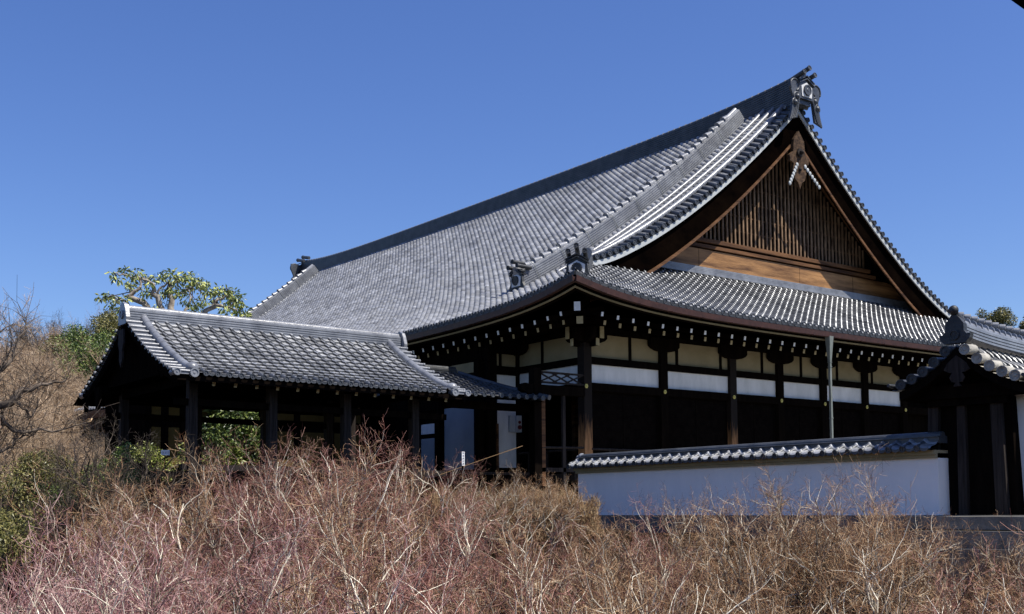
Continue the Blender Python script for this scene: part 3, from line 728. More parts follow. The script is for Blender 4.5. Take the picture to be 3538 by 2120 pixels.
m = MB(); m.b2((-1.28, 3.5, 3.22), (-1.1, 12, 4.25)); m.b2((-1.28, 3.5, 4.58), (-1.1, 12, 5.7)); m.b2((-1.22, 3.5, GZ), (-1.1, 12, 3.3)); part('wing_wall', m, 'wood', hall)
for y in (3.52, 5.75, 7.15): part('post', MB().b2((-1.45, y - .12, GZ), (-1.22, y + .12, 4.6)), 'wood', hall)
m = MB(); m.b2((-3.9, 1.45, .95), (-.9, 1.6, 1.03)); part('veranda_edge', m, 'wood_grey', hall)
# main body behind the walls so that no light passes through
m = MB(); m.b2((-1.1, 5.0, GZ), (22.6, YB, 5.7)); part('hall_body', m, 'wood', hall)
# downpipe with hopper
px_ = 8.24
dpipe = thing('downpipe', 'pale grey square downpipe hanging from the hall eave before its white panels', 'downpipe', (px_, -EV, .0))
dpipe.parent = None
zg = float(zfront(-EV, px_)) - .26
m = MB(); m.add([[px_ + a * w, -EV - .06 + b * w, z] for z, w in ((zg, .10), (zg - .07, .095), (zg - .75, .046), (zg - .8, .043)) for a, b in ((-1, -1), (1, -1), (1, 1), (-1, 1))], [[4 * i + j, 4 * i + (j + 1) % 4, 4 * i + 4 + (j + 1) % 4, 4 * i + 4 + j] for i in range(3) for j in range(4)] + [[0, 3, 2, 1]]); part('hopper', m, 'zinc', dpipe)
m = MB(); m.b2((px_ - .038, -EV - .098, GZ), (px_ + .038, -EV - .022, zg - .78)); part('pipe', m, 'zinc', dpipe)
m = MB()
for z in (zg - .85, zg - 1.0, 2.75, 1.95): m.b2((px_ - .05, -EV - .11, z), (px_ + .05, -EV - .01, z + .03))
part('pipe_strap', m, 'zinc', dpipe)
# alarm box on the white panel
al = thing('fire_alarm_box', 'small grey box with two round dark red faces on a tall white panel', 'alarm box', (-.16, 3.25, 2.36))
m = MB(); m.b2((-.36, 3.24, 2.36), (.03, 3.30, 2.88)); part('back_plate', m, 'enamel', al)
m = MB(); m.b2((-.15, 3.12, 2.36), (.03, 3.238, 2.88)); part('case', m, 'enamel', al)
m = MB(); m.tube([(-.06, 3.13, 2.67), (-.06, 3.095, 2.67)], .05, 16); part('lamp', m, 'red', al)
m = MB(); m.tube([(-.06, 3.13, 2.51), (-.06, 3.09, 2.51)], .072, 16); part('bell', m, 'red', al)
# side gate beside the corner post
sg = thing('side_gate', 'dark timber side gate with crossed lattice transom against the hall corner', 'gate', (-1.0, 0, GZ))
part('gate_post', MB().b2((-2.02, -.13, GZ), (-1.76, .13, 3.95)), 'wood', sg)
part('gate_post', MB().b2((-1.72, -.03, .6), (-1.55, .05, 3.4)), 'wood_brown', sg)
part('gate_post', MB().b2((-.9, -.03, GZ), (-.8, .05, 3.3)), 'wood_grey', sg)
m = MB(); m.extr([(-2.45, 3.30), (-2.45, 3.44), (-2.32, 3.5), (-2.1, 3.48), (-.1, 3.48), (-.1, 3.22), (-2.2, 3.2)], (0, -.1, 0), (1, 0, 0), (0, 0, 1), (0, .2, 0)); part('gate_beam', m, 'wood', sg)
m = MB(); m.b2((-1.76, -.04, 3.54), (-.1, .04, 3.59)); m.b2((-1.76, -.04, 3.83), (-.1, .04, 3.88)); x0 = -1.74
for k in range(3): m.bar((x0, -.01, 3.57), (x0 + .7, -.01, 3.85), .04, .035, (0, 1, 0)); m.bar((x0, .02, 3.85), (x0 + .7, .02, 3.57), .04, .035, (0, 1, 0)); x0 += .47
part('transom_lattice', m, 'wood_grey', sg)
m = MB(); m.tube([(-1.76, 0, 1.69), (-.1, 0, 1.72)], .035, 8); m.b2((-1.76, -.03, 1.0), (-.1, .03, 1.12)); part('gate_rail', m, 'wood_grey', sg)

# =================================================================== COVERED WALKWAY
KX0, KX1 = -12.6, -4.65
def K(x, y, z): x = np.asarray(x, float); return np.stack(np.broadcast_arrays(x, np.asarray(y, float) - .03 * (x - KX0), np.asarray(z, float) - .012 * (x - KX0)), -1)
def kprof(r, r0=3.42, h=1.72): t = r / r0; return 3.10 + h * (.62 * t + .38 * t * t)     # r: run in from the eave
walk = thing('covered_walkway', 'open timber walkway under a bright grey pantile gable roof left of the hall', 'walkway', (-8.6, 3, -.3))
krows = rows_by_arc(kprof, 0, 3.36, .262)
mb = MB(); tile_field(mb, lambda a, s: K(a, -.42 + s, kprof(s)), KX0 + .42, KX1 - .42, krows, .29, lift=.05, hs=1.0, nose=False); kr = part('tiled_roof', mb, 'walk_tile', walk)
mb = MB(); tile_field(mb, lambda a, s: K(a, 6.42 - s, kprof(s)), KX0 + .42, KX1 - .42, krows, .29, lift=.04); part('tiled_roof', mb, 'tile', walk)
mb = MB()
for sgn in (0, 1):
    yy = (lambda r: -.42 + r) if sgn == 0 else (lambda r: 6.42 - r); rr = np.linspace(.05, 3.42, 14)
    T = np.array([K([KX0 + .03, KX1 - .03], [yy(r)] * 2, [kprof(r) - .05] * 2) for r in rr]).reshape(-1, 3); B = T - [0, 0, .12]; n = len(T); F = []
    for i in range(13): F += [[2 * i, 2 * i + 1, 2 * i + 3, 2 * i + 2], [n + 2 * i, n + 2 * i + 2, n + 2 * i + 3, n + 2 * i + 1], [2 * i, 2 * i + 2, n + 2 * i + 2, n + 2 * i], [2 * i + 1, n + 2 * i + 1, n + 2 * i + 3, 2 * i + 3]]
    F.append([0, n, n + 1, 1]); mb.add(np.concatenate([T, B]), F)
part('roof_deck', mb, 'wood', walk)
m = MB(); m.sweep(ridge_profile(.34, 5, .062, .085), [K(x, 3.0, 4.72) for x in np.linspace(KX0 + .1, KX1 - .1, 6)], (0, 1, 0)); rk = part('roof_ridge', m, 'tile_roll', walk)
m = MB()
for x in np.arange(KX0 + .4, KX1 - .3, .30): m.tube([K(x, 3, 5.05), K(x + .015, 3, 5.05)], .092, 10)
part('ridge_cap_rings', m, 'tile_roll', rk)
for x, f in ((KX0 + .06, -1), (KX1 - .06, 1)):
    m = MB(); m.extr([(-.26, -.05), (-.30, .12), (-.22, .34), (-.16, .45), (0, .52), (.16, .45), (.22, .34), (.30, .12), (.26, -.05)], K(x, 3, 4.68), (0, 1, 0), (0, 0, 1), (f * .10, 0, 0)); disc_end(m, K(x + f * .13, 3, 4.88), (f, 0, 0), .11); part('ridge_end_tile', m, 'tile_roll', walk)
for xe, f in ((KX0, 1), (KX1, -1)):
    for sgn in (0, 1):
        yy = (lambda r: -.42 + r) if sgn == 0 else (lambda r: 6.42 - r); fy = -1 if sgn == 0 else 1
        m = MB(); pts = [K(xe + f * .46, yy(r), kprof(r) + .085) for r in np.linspace(.12, 3.35, 26)]; m.tube(pts, .095, 12)
        for r in np.arange(.3, 3.3, .27): m.tube([K(xe + f * .46, yy(r), kprof(r) + .085), K(xe + f * .46, yy(r + .03), kprof(r + .03) + .087)], .101, 12)
        vr = part('verge_roll', m, 'tile_roll', walk)
        m = MB(); c = K(xe + f * .46, yy(.10), kprof(.1) + .12); m.ball(c, .15, 14, 9, (1, 1, .85)); disc_end(m, K(xe + f * .46, yy(-.06), kprof(0) + .02), (0, fy, 0), .105, .2); part('roll_end_ball', m, 'tile_roll', vr)
        m = MB(); a0, a1 = sorted((xe, xe + f * .44))
        for i in range(len(krows) - 1):
            r0, r1 = krows[i], krows[i + 1]; V = []
            for r, l in ((r0, .055), (r1, .01)):
                V += [K(xx, yy(r), kprof(r) + l) for xx in (a0, a1)]
            V += [K(xx, yy(r0), kprof(r0) - .02) for xx in (a0, a1)]; m.add(V, [[0, 1, 3, 2], [4, 5, 1, 0]], rng.random())
            m.tube([K(a0 - (.03 if f > 0 else 0), yy(r0 + .01), kprof(r0) + .055), K(a1 + (.03 if f < 0 else 0), yy(r0 + .01), kprof(r0) + .055)], .034, 8)
            disc_end(m, K(xe - f * .03, yy(r0 + .01), kprof(r0) + .05), (-f, 0, 0), .045)
        disc_end(m, K(xe + f * .06, yy(-.05), kprof(0) + .02), (0, fy, 0), .085, .3)
        part('verge_tiles', m, 'tile_roll', vr)
        m = MB(); pr = [K(xe + f * .05, yy(r), kprof(r) - .06) for r in np.linspace(0.1, 3.45, 20)]; m.sweep([(0, 0), (.06, 0), (.06, -.18), (0, -.18)], pr, (f, 0, 0)); part('bargeboard', m, 'wood', walk)
m = MB()
for c in range(1, int((KX1 - KX0 - .84) / .29)):
    x = KX0 + .42 + (c + .11) * (KX1 - KX0 - .84) / round((KX1 - KX0 - .84) / .29); z = float(kprof(0)) + .035
    m.tube([K(x, -.45, z), K(x, -.2, z + .08)], .06, 8, cap=False); disc_end(m, K(x, -.455, z - .005), (0, -1, 0), .068)
    xs = np.linspace(x + .05, x + .24, 7); V = [K(q, -.445, z - .02 - .04 * math.sin(math.pi * i / 6)) for i, q in enumerate(xs)] + [K(q, -.445, z + .01 - .02 * math.sin(math.pi * i / 6)) for i, q in enumerate(xs)]
    m.add(V, [[i, i + 1, 7 + i + 1, 7 + i] for i in range(6)])
part('eave_end_tiles', m, 'tile_plain', walk)
kpost = MB().b2((-.105, -.105, -1.2), (.105, .105, 3.3)).mesh('post', 'wood_grey')
for x in (-11.77, -9.75, -7.72, -5.70, -4.95):
    for y in (.62, 5.38):
        if x == -4.95 and y < 1: continue
        part('post', kpost, None, walk, at=tuple(K(x, y, 0)))
for y in (.62, 5.38):
    m = MB(); m.bar(K(-12.5, y, 3.22), K(-4.7, y, 3.22), .18, .24); m.bar(K(-12.2, y, 2.55), K(-4.7, y, 2.55), .10, .16); part('beam', m, 'wood', walk)
    m = MB(); m.bar(K(-12.0, y, 1.02), K(-4.7, y, 1.02), .12, .14); m.bar(K(-12.0, y, .25), K(-4.7, y, .25), .12, .2)
    for x in np.arange(-11.5, -4.8, .68): m.box(K(x, y, .62), (.06, .06, .7))
    part('railing', m, 'wood_grey', walk)
for x in (-11.77, -9.75, -7.72, -5.70):
    m = MB(); m.bar(K(x, .1, 3.1), K(x, 5.9, 3.1), .18, .22); m.box(K(x, 3, 3.75), (.16, .2, 1.3)); part('cross_beam', m, 'wood', walk)
m = MB(); V = [K(-12.28, .3, 3.24), K(-12.28, 5.7, 3.24), K(-12.28, 4.6, 3.75), K(-12.28, 3, 4.62), K(-12.28, 1.4, 3.75)]; m.add(V, [[0, 1, 2, 4], [4, 2, 3, 3]]); part('gable_infill', m, 'wood', walk)
m = MB(); m.extr([(-.16, .45), (.16, .45), (.2, .1), (.1, -.1), (.12, -.3), (0, -.5), (-.12, -.3), (-.1, -.1), (-.2, .1)], K(-12.62, 3, 4.05), (0, 1, 0), (0, 0, 1), (-.05, 0, 0)); part('gable_pendant', m, 'wood_grey', walk)
for y in (6.2, 5.2):
    m = MB(); m.extr([(-.22, .3), (.22, .3), (.05, -.28), (-.05, -.28)], K(-12.55, y, 2.95), (0, 1, 0), (0, 0, 1), (.08, 0, 0)); part('beam_nose', m, 'wood', walk)
rm = MB().b2((-.035, 0, -.045), (.035, 1.2, .045)).mesh('rafter', 'wood'); rc_ = MB().b2((-.037, -.012, -.047), (.037, -.0005, .047)).mesh('rafter_end', 'cream_paint')
for x in np.arange(-11.55, -4.8, .53):
    o = bpy.data.objects.new('rafter', rm); COL.objects.link(o); o.parent = walk; o.location = Vector(K(x, -.14, 2.93)) - wpos(walk); o.rotation_euler = (R_(20), 0, 0)
    c = bpy.data.objects.new('rafter_end', rc_); COL.objects.link(c); c.parent = o
m = MB(); m.bar(K(-12.4, 3, .12), K(-4.6, 3, .12), 5.0, .14); part('walkway_floor', m, 'wood_grey', walk)

# lower roof in the shade that joins the walkway to the hall
jn = thing('connecting_roof', 'low shaded blue grey tiled roof tucked under the hall eave beside the walkway', 'roof', (-3.2, 2, 0))
JX0, JX1 = -4.6, -1.75
def jprof(r): t = r / 3.3; return 3.02 + .98 * (.8 * t + .2 * t * t)
jrows = rows_by_arc(jprof, 0, 3.2, .262)
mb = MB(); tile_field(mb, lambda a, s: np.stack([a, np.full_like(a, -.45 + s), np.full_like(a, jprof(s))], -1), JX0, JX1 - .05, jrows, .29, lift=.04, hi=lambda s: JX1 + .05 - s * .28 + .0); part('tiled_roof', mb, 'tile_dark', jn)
mb = MB(); mb.add([(JX0, -.4, 2.94), (JX1 - .05, -.4, 2.94), (JX1 - .95, 2.9, 3.92), (JX0, 2.9, 3.92)], [[0, 1, 2, 3]]); mb.add([(JX0, 2.9, 3.9), (JX1 - .95, 2.9, 3.9), (JX1 - .95, 3.3, 3.2), (JX0, 3.3, 3.2)], [[0, 1, 2, 3]]); part('roof_deck', mb, 'wood', jn)
m = MB(); m.sweep(ridge_profile(.3, 4, .06, .08), [(JX0, 2.85, 3.88), (JX1 - .95, 2.85, 3.88)], (0, 1, 0)); part('roof_ridge', m, 'tile_dark', jn)
m = MB(); pts = [(JX1 + .02 - r * .28, -.45 + r, jprof(r) + .06) for r in np.linspace(0, 3.2, 14)]; m.tube(pts, .075, 10)
for x in np.arange(JX0 + .3, JX1, .29): disc_end(m, (x, -.47, 3.05), (0, -1, 0), .068, .2)
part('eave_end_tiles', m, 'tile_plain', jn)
for y in (.6,): part('beam', MB().b2((JX0, y - .1, 2.75), (JX1, y + .1, 2.95)), 'wood', jn)
# small signs
ns = thing('vertical_notice', 'narrow white upright notice with a column of grey characters before the veranda', 'sign', tuple(PT(1600, 1612, 30.5)))
c = PT(1600, 1584, 30.5)
part('board', MB().box(c, (.085, .02, .37)), 'white_paint', ns)
m = MB()
for i in range(5):
    z = c[2] + .145 - i * .07; y = c[1] - .012
    for dz in (-.018, .0, .018): m.box((c[0], y, z + dz), (.05, .004, .005))
    m.box((c[0] - .012 + .01 * (i % 3), y, z), (.006, .004, .045)); m.box((c[0] + .018, y, z - .004 * (i % 2)), (.005, .004, .035))
part('lettering', m, 'ink', ns)
part('stake', MB().box((c[0], c[1] + .02, c[2] - .45), (.04, .03, 1.0)), 'wood', ns)
ws = thing('rail_notice', 'small white notice board with dark writing above the walkway rail', 'sign', tuple(PT(571, 1570, 27)))
c = PT(571, 1563, 27.2)
part('board', MB().box(c, (.20, .02, .12)), 'white_paint', ws)
m = MB()
for i, (dx, w) in enumerate(((-.07, .02), (-.04, .03), (0, .025), (.035, .02), (.07, .02))):
    for dz in (-.03, 0, .03): m.box((c[0] + dx, c[1] - .012, c[2] + dz + .004 * ((i * 7) % 3 - 1)), (w * .8, .004, .007))
    m.box((c[0] + dx, c[1] - .012, c[2] - .008), (.005, .004, .06))
part('lettering', m, 'ink', ws)
part('holder', MB().box((c[0], c[1] + .02, c[2] - .16), (.03, .02, .3)), 'wood', ws)
rope = solo('bamboo_pole', MB().tube([PT(1520, 1640, 31), PT(1660, 1590, 31), PT(1806, 1540, 31)], .009, 6), 'twig_tan', 'thin pale bamboo pole leaning across the tall white panel', 'pole')

# =================================================================== BOUNDARY WALL
WX = -3.2; WY0, WY1 = -3.42, -13.5
bw = thing('boundary_wall', 'low white plaster boundary wall capped with small dark roof tiles before the hall', 'wall', (WX, -9.4, -.22))
m = MB(); m.b2((WX - .0, WY1, -.21), (WX + .38, WY0 + .05, .93)); part('plaster_face', m, 'plaster_wall', bw)
m = MB(); m.b2((WX - .10, WY1, .90), (WX + .48, WY0 + .12, .985)); m.b2((WX - .06, WY1, .84), (WX + .44, WY0 + .09, .90)); part('cornice', m, 'ochre', bw)
cx_ = WX + .19
m = MB()
for s_ in (-1, 1):
    m.add([(cx_ + s_ * .40, WY1, .985), (cx_ + s_ * .40, WY0 + .15, .985), (cx_, WY0 + .15, 1.16), (cx_, WY1, 1.16)], [[0, 1, 2, 3]])
mb = MB()
wrow = [0, .2, .40]
for s_ in (-1, 1):
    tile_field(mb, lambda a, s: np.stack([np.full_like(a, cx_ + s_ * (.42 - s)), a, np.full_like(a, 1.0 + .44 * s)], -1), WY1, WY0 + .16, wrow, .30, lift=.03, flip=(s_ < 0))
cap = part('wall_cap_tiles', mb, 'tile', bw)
part('cap_underside', m, 'wood', bw)
m = MB(); n = int((WY0 + .16 - WY1) / .30); p = (WY0 + .16 - WY1) / n
for i in range(n):
    y = WY1 + (i + .89) * p
    m.tube([(cx_ - .44, y, 1.02), (cx_ - .22, y, 1.115)], .058, 10, cap=False); disc_end(m, (cx_ - .445, y, 1.015), (-1, 0, -.15), .062)
    ysm = np.linspace(y - .06, y - .24, 7); V = [(cx_ - .435, q, .995 - .035 * math.sin(math.pi * k / 6)) for k, q in enumerate(ysm)] + [(cx_ - .435, q, 1.035 - .02 * math.sin(math.pi * k / 6)) for k, q in enumerate(ysm)]
    m.add(V, [[k, k + 1, 8 + k, 7 + k] for k in range(6)])
part('eave_end_tiles', m, 'tile_plain', bw)
m = MB(); m.sweep([(-.16, 0), (-.16, .05), (-.13, .055), (-.13, .11), (-.16, .115), (-.16, .13), (-.085, .14), (-.08, .17), (-.05, .205), (0, .22), (.05, .205), (.08, .17), (.085, .14), (.16, .13), (.16, 0)], [(cx_, WY1, 1.115), (cx_, WY0 + .1, 1.115)], (1, 0, 0)); part('wall_ridge', m, 'tile_plain', bw)
m = MB(); m.ball((cx_, WY0 + .12, 1.26), .10, 12, 8); disc_end(m, (cx_, WY0 + .22, 1.22), (0, 1, 0), .10, .1); part('ridge_end_tile', m, 'tile_roll', bw)
m = MB(); m.b2((WX - .12, WY1 - 1.8, -2.9), (WX + .5, WY0 + .1, -.212)); pl = solo('stone_plinth', m, 'stone', 'grey stone footing course running under the white wall and gate', 'stone footing', at=(0, 0, 0))

# =================================================================== GATE at the right
gA = PT(3300, 1180, 20.7); ga = R_(8.2); gdir = np.array([-math.sin(ga), math.cos(ga), 0]); gax = np.array([math.cos(ga), math.sin(ga), 0])
gate = thing('tiled_gate', 'dark timber gate with a steep old tiled gable roof and ball finial at the right', 'gate', tuple(gA - [0, 0, 3.3]))
def Gp(u, s, z): return gA + gax * u + gdir * s + np.array([0, 0, z])
def gz(s): a = abs(s); return -1.04 * a + .34 * a * a
GL = 5.0; HWd = 1.12
for sgn in (-1, 1):
    mb = MB()
    def Sg(a, s, sgn=sgn):
        d = HWd - s; return np.array([Gp(u, sgn * d, gz(d) - .06) for u in a])
    tile_field(mb, Sg, .30, GL, np.linspace(0, HWd, 6), .27, lift=.035, hs=1.1)
    part('tiled_roof', mb, 'tile_dark' if sgn > 0 else 'tile', gate)  # slope away from the sun gets a darker tile: shade put in the colour
    m = MB()
    for i in range(5):
        s = sgn * (.18 + .215 * i)
        m.tube([Gp(-.02, s, gz(s) + .02), Gp(.34, s, gz(s) + .045)], .095, 12, cap=False); disc_end(m, Gp(-.03, s, gz(s) + .02), -gax, .10, .05)
        s2 = sgn * (.29 + .215 * i); V = []
        for k in range(7):
            q = s2 + (k - 3) * .025; V += [Gp(-.0, q, gz(s2) - .035 - .03 * math.cos((k - 3) / 3 * 1.57)), Gp(.34, q, gz(s2) - .02 - .03 * math.cos((k - 3) / 3 * 1.57))]
        m.add(V, [[2 * k, 2 * k + 1, 2 * k + 3, 2 * k + 2] for k in range(6)])
    vt = part('verge_tiles', m, 'tile_sunlit' if sgn < 0 else 'tile_dark', gate)  # sunward verge painted pale, the other dark, as the light falls
    m = MB(); m.tube([Gp(.40, sgn * d, gz(d) + .04) for d in np.linspace(.1, HWd, 8)], .07, 10); part('verge_roll', m, 'tile_dark', vt)
    m = MB(); V = [Gp(u, sgn * d, gz(d) - .09 - t) for t in (0, .16) for d in np.linspace(0, HWd - .02, 8) for u in (.03, GL)]
    F = []
    for i in range(7): F += [[2 * i, 2 * i + 1, 2 * i + 3, 2 * i + 2], [16 + 2 * i, 16 + 2 * i + 2, 16 + 2 * i + 3, 16 + 2 * i + 1], [2 * i, 2 * i + 2, 18 + 2 * i, 16 + 2 * i]]
    F.append([14, 15, 31, 30]); m.add(V, F); part('bargeboard', m, 'wood', gate)
    m = MB()
    for i in range(9): m.tube([Gp(.42 + .0, sgn * (HWd + .03), 0)] * 1 + [Gp(.42, sgn * HWd, 0)], .01, 3) if False else disc_end(m, Gp(.45 + i * .27, sgn * (HWd + .02), gz(HWd) - .03), gdir * sgn, .065, .15)
    m.tube([Gp(-.16, sgn * (HWd + .1), gz(HWd) + .035), Gp(.3, sgn * (HWd + .05), gz(HWd) + .0)], [.03, .06], 8)
    part('eave_end_tiles', m, 'tile_dark', gate)
m = MB(); m.sweep(ridge_profile(.30, 4, .06, .08), [Gp(u, 0, .02 + .10 * math.exp(-u / 1.0)) for u in np.linspace(.1, GL, 18)], gdir); rg = part('roof_ridge', m, 'tile_roll', gate)
m = MB()
for u in np.arange(.2, GL, .27): m.tube([Gp(u, 0, .33 + .1 * math.exp(-u)), Gp(u + .03, 0, .33 + .1 * math.exp(-u))], .09, 10)
part('ridge_cap_rings', m, 'tile_roll', rg)
m = MB(); m.extr([(-.20, -.05), (-.27, .03), (-.29, .12), (-.22, .11), (-.17, .17), (-.17, .30), (-.10, .40), (-.05, .46), (.05, .46), (.10, .40), (.17, .30), (.17, .17), (.22, .11), (.29, .12), (.27, .03), (.20, -.05)], Gp(-.02, 0, .02), gdir, (0, 0, 1), gax * .14)
fo = part('ridge_end_tile', m, 'tile_dark', gate)
m = MB(); m.ball(Gp(-.02, .0, .57), .088, 14, 9); m.tube([Gp(.02, 0, .50), Gp(.2, -.02, .38)], [.07, .10], 10); disc_end(m, Gp(-.04, 0, .12), -gax, .09, .04); part('ball_finial', m, 'tile_dark', fo)
m = MB(); ol = [(0, .28), (.10, .2), (.18, .13), (.24, .02), (.14, -.03), (.09, -.03), (.14, -.12), (.10, -.2), (.03, -.21), (.07, -.28), (-.07, -.28), (-.03, -.21), (-.10, -.2), (-.14, -.12), (-.09, -.03), (-.14, -.03), (-.24, .02), (-.18, .13), (-.10, .2)]
m.extr(ol, Gp(.06, 0, -.52), gdir, (0, 0, 1), gax * -.04); part('gable_pendant', m, 'wood_grey', gate)
zb = gA[2]; m = MB(); m.extr([(-.80, -.72), (.80, -.72), (.6, -.55), (0, -.1), (-.6, -.55)], Gp(.50, 0, 0), gdir, (0, 0, 1), gax * .05); m.bar(Gp(.45, -1.0, -.86), Gp(.45, 1.0, -.86), .2, .24); part('gable_infill', m, 'wood', gate)
# battered timber body: sloping sides, posts and recessed boards
zt, zbm = -.98, -(gA[2] + .215)
def body(s, z): return s * (1.12 + .13 * (z - zt) / (zbm - zt))
m = MB()
for u0, mat in ((.62, 0),):
    V = [Gp(u, body(s, z), z) for z in (zt, zbm) for s in (-.62, .66) for u in (u0, 1.3)]
    m.add(V, [[0, 1, 5, 4], [2, 6, 7, 3], [0, 4, 6, 2], [1, 3, 7, 5]])
part('board_wall', m, 'wood', gate)
for s, w in ((.60, .17), (.14, .13), (-.42, .17)):
    m = MB(); V = [Gp(u, body(s + q * w / 2, z), z) for z in (zt + .1, zbm) for q in (-1, 1) for u in (.50, .64)]
    m.add(V, [[0, 1, 5, 4], [2, 6, 7, 3], [0, 4, 6, 2], [1, 3, 7, 5], [0, 2, 3, 1]]); part('post', m, 'wood_grey', gate)
m = MB(); m.bar(Gp(.50, .75, zt - .02), Gp(.50, -.7, zt - .02), .12, .22); part('lintel', m, 'wood', gate)
m = MB(); V = [Gp(u, s, z) for z in (-.95, zbm) for s in (-.66, -3.5) for u in (.9, 1.2)]; m.add(V, [[0, 1, 5, 4], [2, 6, 7, 3], [0, 4, 6, 2], [1, 3, 7, 5], [0, 2, 3, 1]]); part('plaster_wing', m, 'plaster', gate)
m = MB(); m.bar(Gp(.3, 1.6, zbm - .12), Gp(.3, -4, zbm - .12), 1.9, .22); m.bar(Gp(.2, 1.5, zbm - .40), Gp(.2, -4, zbm - .40), 2.1, .30); m.bar(Gp(.1, 1.5, zbm - 1.35), Gp(.1, -4, zbm - 1.35), 2.2, 1.6)
solo('stone_step', m, 'stone', 'wide grey stone steps carrying the dark gate at the right edge', 'stone step')

# =================================================================== BUILDINGS BEHIND
rh = thing('rear_quarters', 'shaded yellow walled timber building seen behind the walkway posts', 'building', (-8, 10, GZ))
m = MB(); m.b2((-9.5, 10.1, GZ), (-1.3, 14, 4.2)); part('wall', m, 'wood', rh)
pxs = [-9.45, -8.9, -8.3, -6.9, -5.6, -4.3, -3.0, -1.7]
for a, b in zip(pxs[:-1], pxs[1:]):
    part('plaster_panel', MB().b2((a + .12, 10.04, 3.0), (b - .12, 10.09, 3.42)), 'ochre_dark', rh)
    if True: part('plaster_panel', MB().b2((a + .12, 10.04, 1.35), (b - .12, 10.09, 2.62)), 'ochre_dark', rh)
for x in pxs: part('post', MB().b2((x - .1, 9.98, GZ), (x + .1, 10.08, 4.0)), 'wood', rh)
mb = MB(); tile_field(mb, lambda a, s: np.stack([a, np.full_like(a, 8.9 + s), np.full_like(a, 3.75 + .42 * s)], -1), -10.0, -1.4, np.arange(0, 3.7, .26), .30); part('tiled_roof', mb, 'tile', rh)
mb = MB(); mb.add([(-10.0, 8.95, 3.68), (-1.4, 8.95, 3.68), (-1.4, 12.5, 5.15), (-10.0, 12.5, 5.15), (-10.0, 16, 3.7), (-1.4, 16, 3.7)], [[0, 1, 2, 3], [3, 2, 5, 4]]); part('roof_deck', mb, 'wood', rh)

fp = thing('far_pavilion', 'distant open sided pavilion with pale sunlit roof tiles below the hillside', 'pavilion', tuple(PT(400, 1640, 56)))
c0 = PT(255, 1424, 60); d1 = PT(560, 1380, 52) - c0; Lp = np.linalg.norm(d1[:2]); e1 = d1 / Lp; up_ = np.array([-e1[1], e1[0], 0]); up_ = up_ if up_[0] > 0 else -up_
mb = MB(); tile_field(mb, lambda a, s: c0 + np.outer(a, e1) + s * up_ + np.array([0, 0, .55 * s]), 0, 15, np.arange(0, 4.2, .28), .32, lo=lambda s: s * .9, lift=.05, hs=1.4); part('tiled_roof', mb, 'tile', fp)
mb = MB(); q = [c0 + e1 * 0 - [0, 0, .08], c0 + e1 * 15 - [0, 0, .08], c0 + e1 * 15 + up_ * 4.2 + [0, 0, 2.2], c0 + e1 * 3.8 + up_ * 4.2 + [0, 0, 2.2]]
qb = [p_ - np.array([0, 0, .35]) for p_ in q]; mb.add(q + qb, [[0, 1, 2, 3], [4, 7, 6, 5], [0, 4, 5, 1], [1, 5, 6, 2], [2, 6, 7, 3], [3, 7, 4, 0]]); part('roof_deck', mb, 'copper', fp)
m = MB()
for a in np.arange(2.2, 13, 2.4):
    p_ = c0 + e1 * a + up_ * 2.0; m.box((p_[0], p_[1], (p_[2] - 4) / 2 + .0), (.24, .24, p_[2] + 4.4))
part('post', m, 'wood', fp)
m = MB(); a_ = c0 + e1 * 1.6 + up_ * 1.9; b_2 = c0 + e1 * 13 + up_ * 1.9; m.bar(a_ - [0, 0, .45], b_2 - [0, 0, .45], .4, .6); m.bar(a_ - [0, 0, 2.4], b_2 - [0, 0, 2.4], .12, .16)
for a in np.arange(1.4, 13, .9): p_ = c0 + e1 * a + up_ * 1.2; m.box(p_ - [0, 0, .55], (.3, .9, .45))
part('bracket_beam', m, 'wood', fp)

# eave of the viewer's own covered bridge at the top right corner
ev = thing('bridge_eave', 'black corner of a nearby eave cutting into the top right of the sky', 'eave', tuple(PT(3600, -60, 2.6)))
m = MB(); a, b, c, d = PT(3440, -38, 2.6), PT(3640, 104, 2.5), PT(3760, -60, 2.5), PT(3500, -160, 2.6); n_ = RC.T @ np.array([0, 0, -.12]); m.add([a, b, c, d, a + n_, b + n_, c + n_, d + n_], [[0, 1, 2, 3], [7, 6, 5, 4], [0, 4, 5, 1], [1, 5, 6, 2], [2, 6, 7, 3], [3, 7, 4, 0]]); part('eave_board', m, 'wood', ev)
m = MB(); p_ = PT(3418, -14, 2.62); m.tube([p_, p_ + RC.T @ np.array([.1, -.3, .0])], .0135, 12); part('eave_end_tiles', m, 'tile_dark', ev)

# =================================================================== TERRAIN
def sst(x): x = np.clip(x, 0, 1); return x * x * (3 - 2 * x)
def ground_da(d, a):
    """ground height from distance ahead d and lateral ratio a"""
    d = np.asarray(d, float); a = np.asarray(a, float)
    right = -5.2 + 4.6 * sst((d - 12.5) / 12.5)
    left = -5.2 + 4.2 * sst((d - 11) / 22)
    w = sst((a + .12) / .10)
    h = left * (1 - w) + right * w
    hill = 9.0 * sst((d - 40) / 50) * sst((-a - .03) / .16) + 9 * sst((d - 62) / 50) * sst((a - .30) / .15)
    return h + hill
def ground_xy(x, y):
    r = np.stack([x - CAM[0], y - CAM[1]], -1)
    d = r @ np.array([RC[2][0], RC[2][1]]); l = r @ np.array([RC[0][0], RC[0][1]])
    dd = np.maximum(d, 4); return ground_da(np.maximum(d, 0), np.clip(l / dd, -1.2, 1.2))
def warp(n, c, e): t = np.linspace(-1, 1, n); return c + np.sign(t) * (np.abs(t) ** 2.2) * e
gx = warp(240, -14, 900); gy = warp(240, -8, 900)
GX, GYY = np.meshgrid(gx, gy); H = ground_xy(GX, GYY)
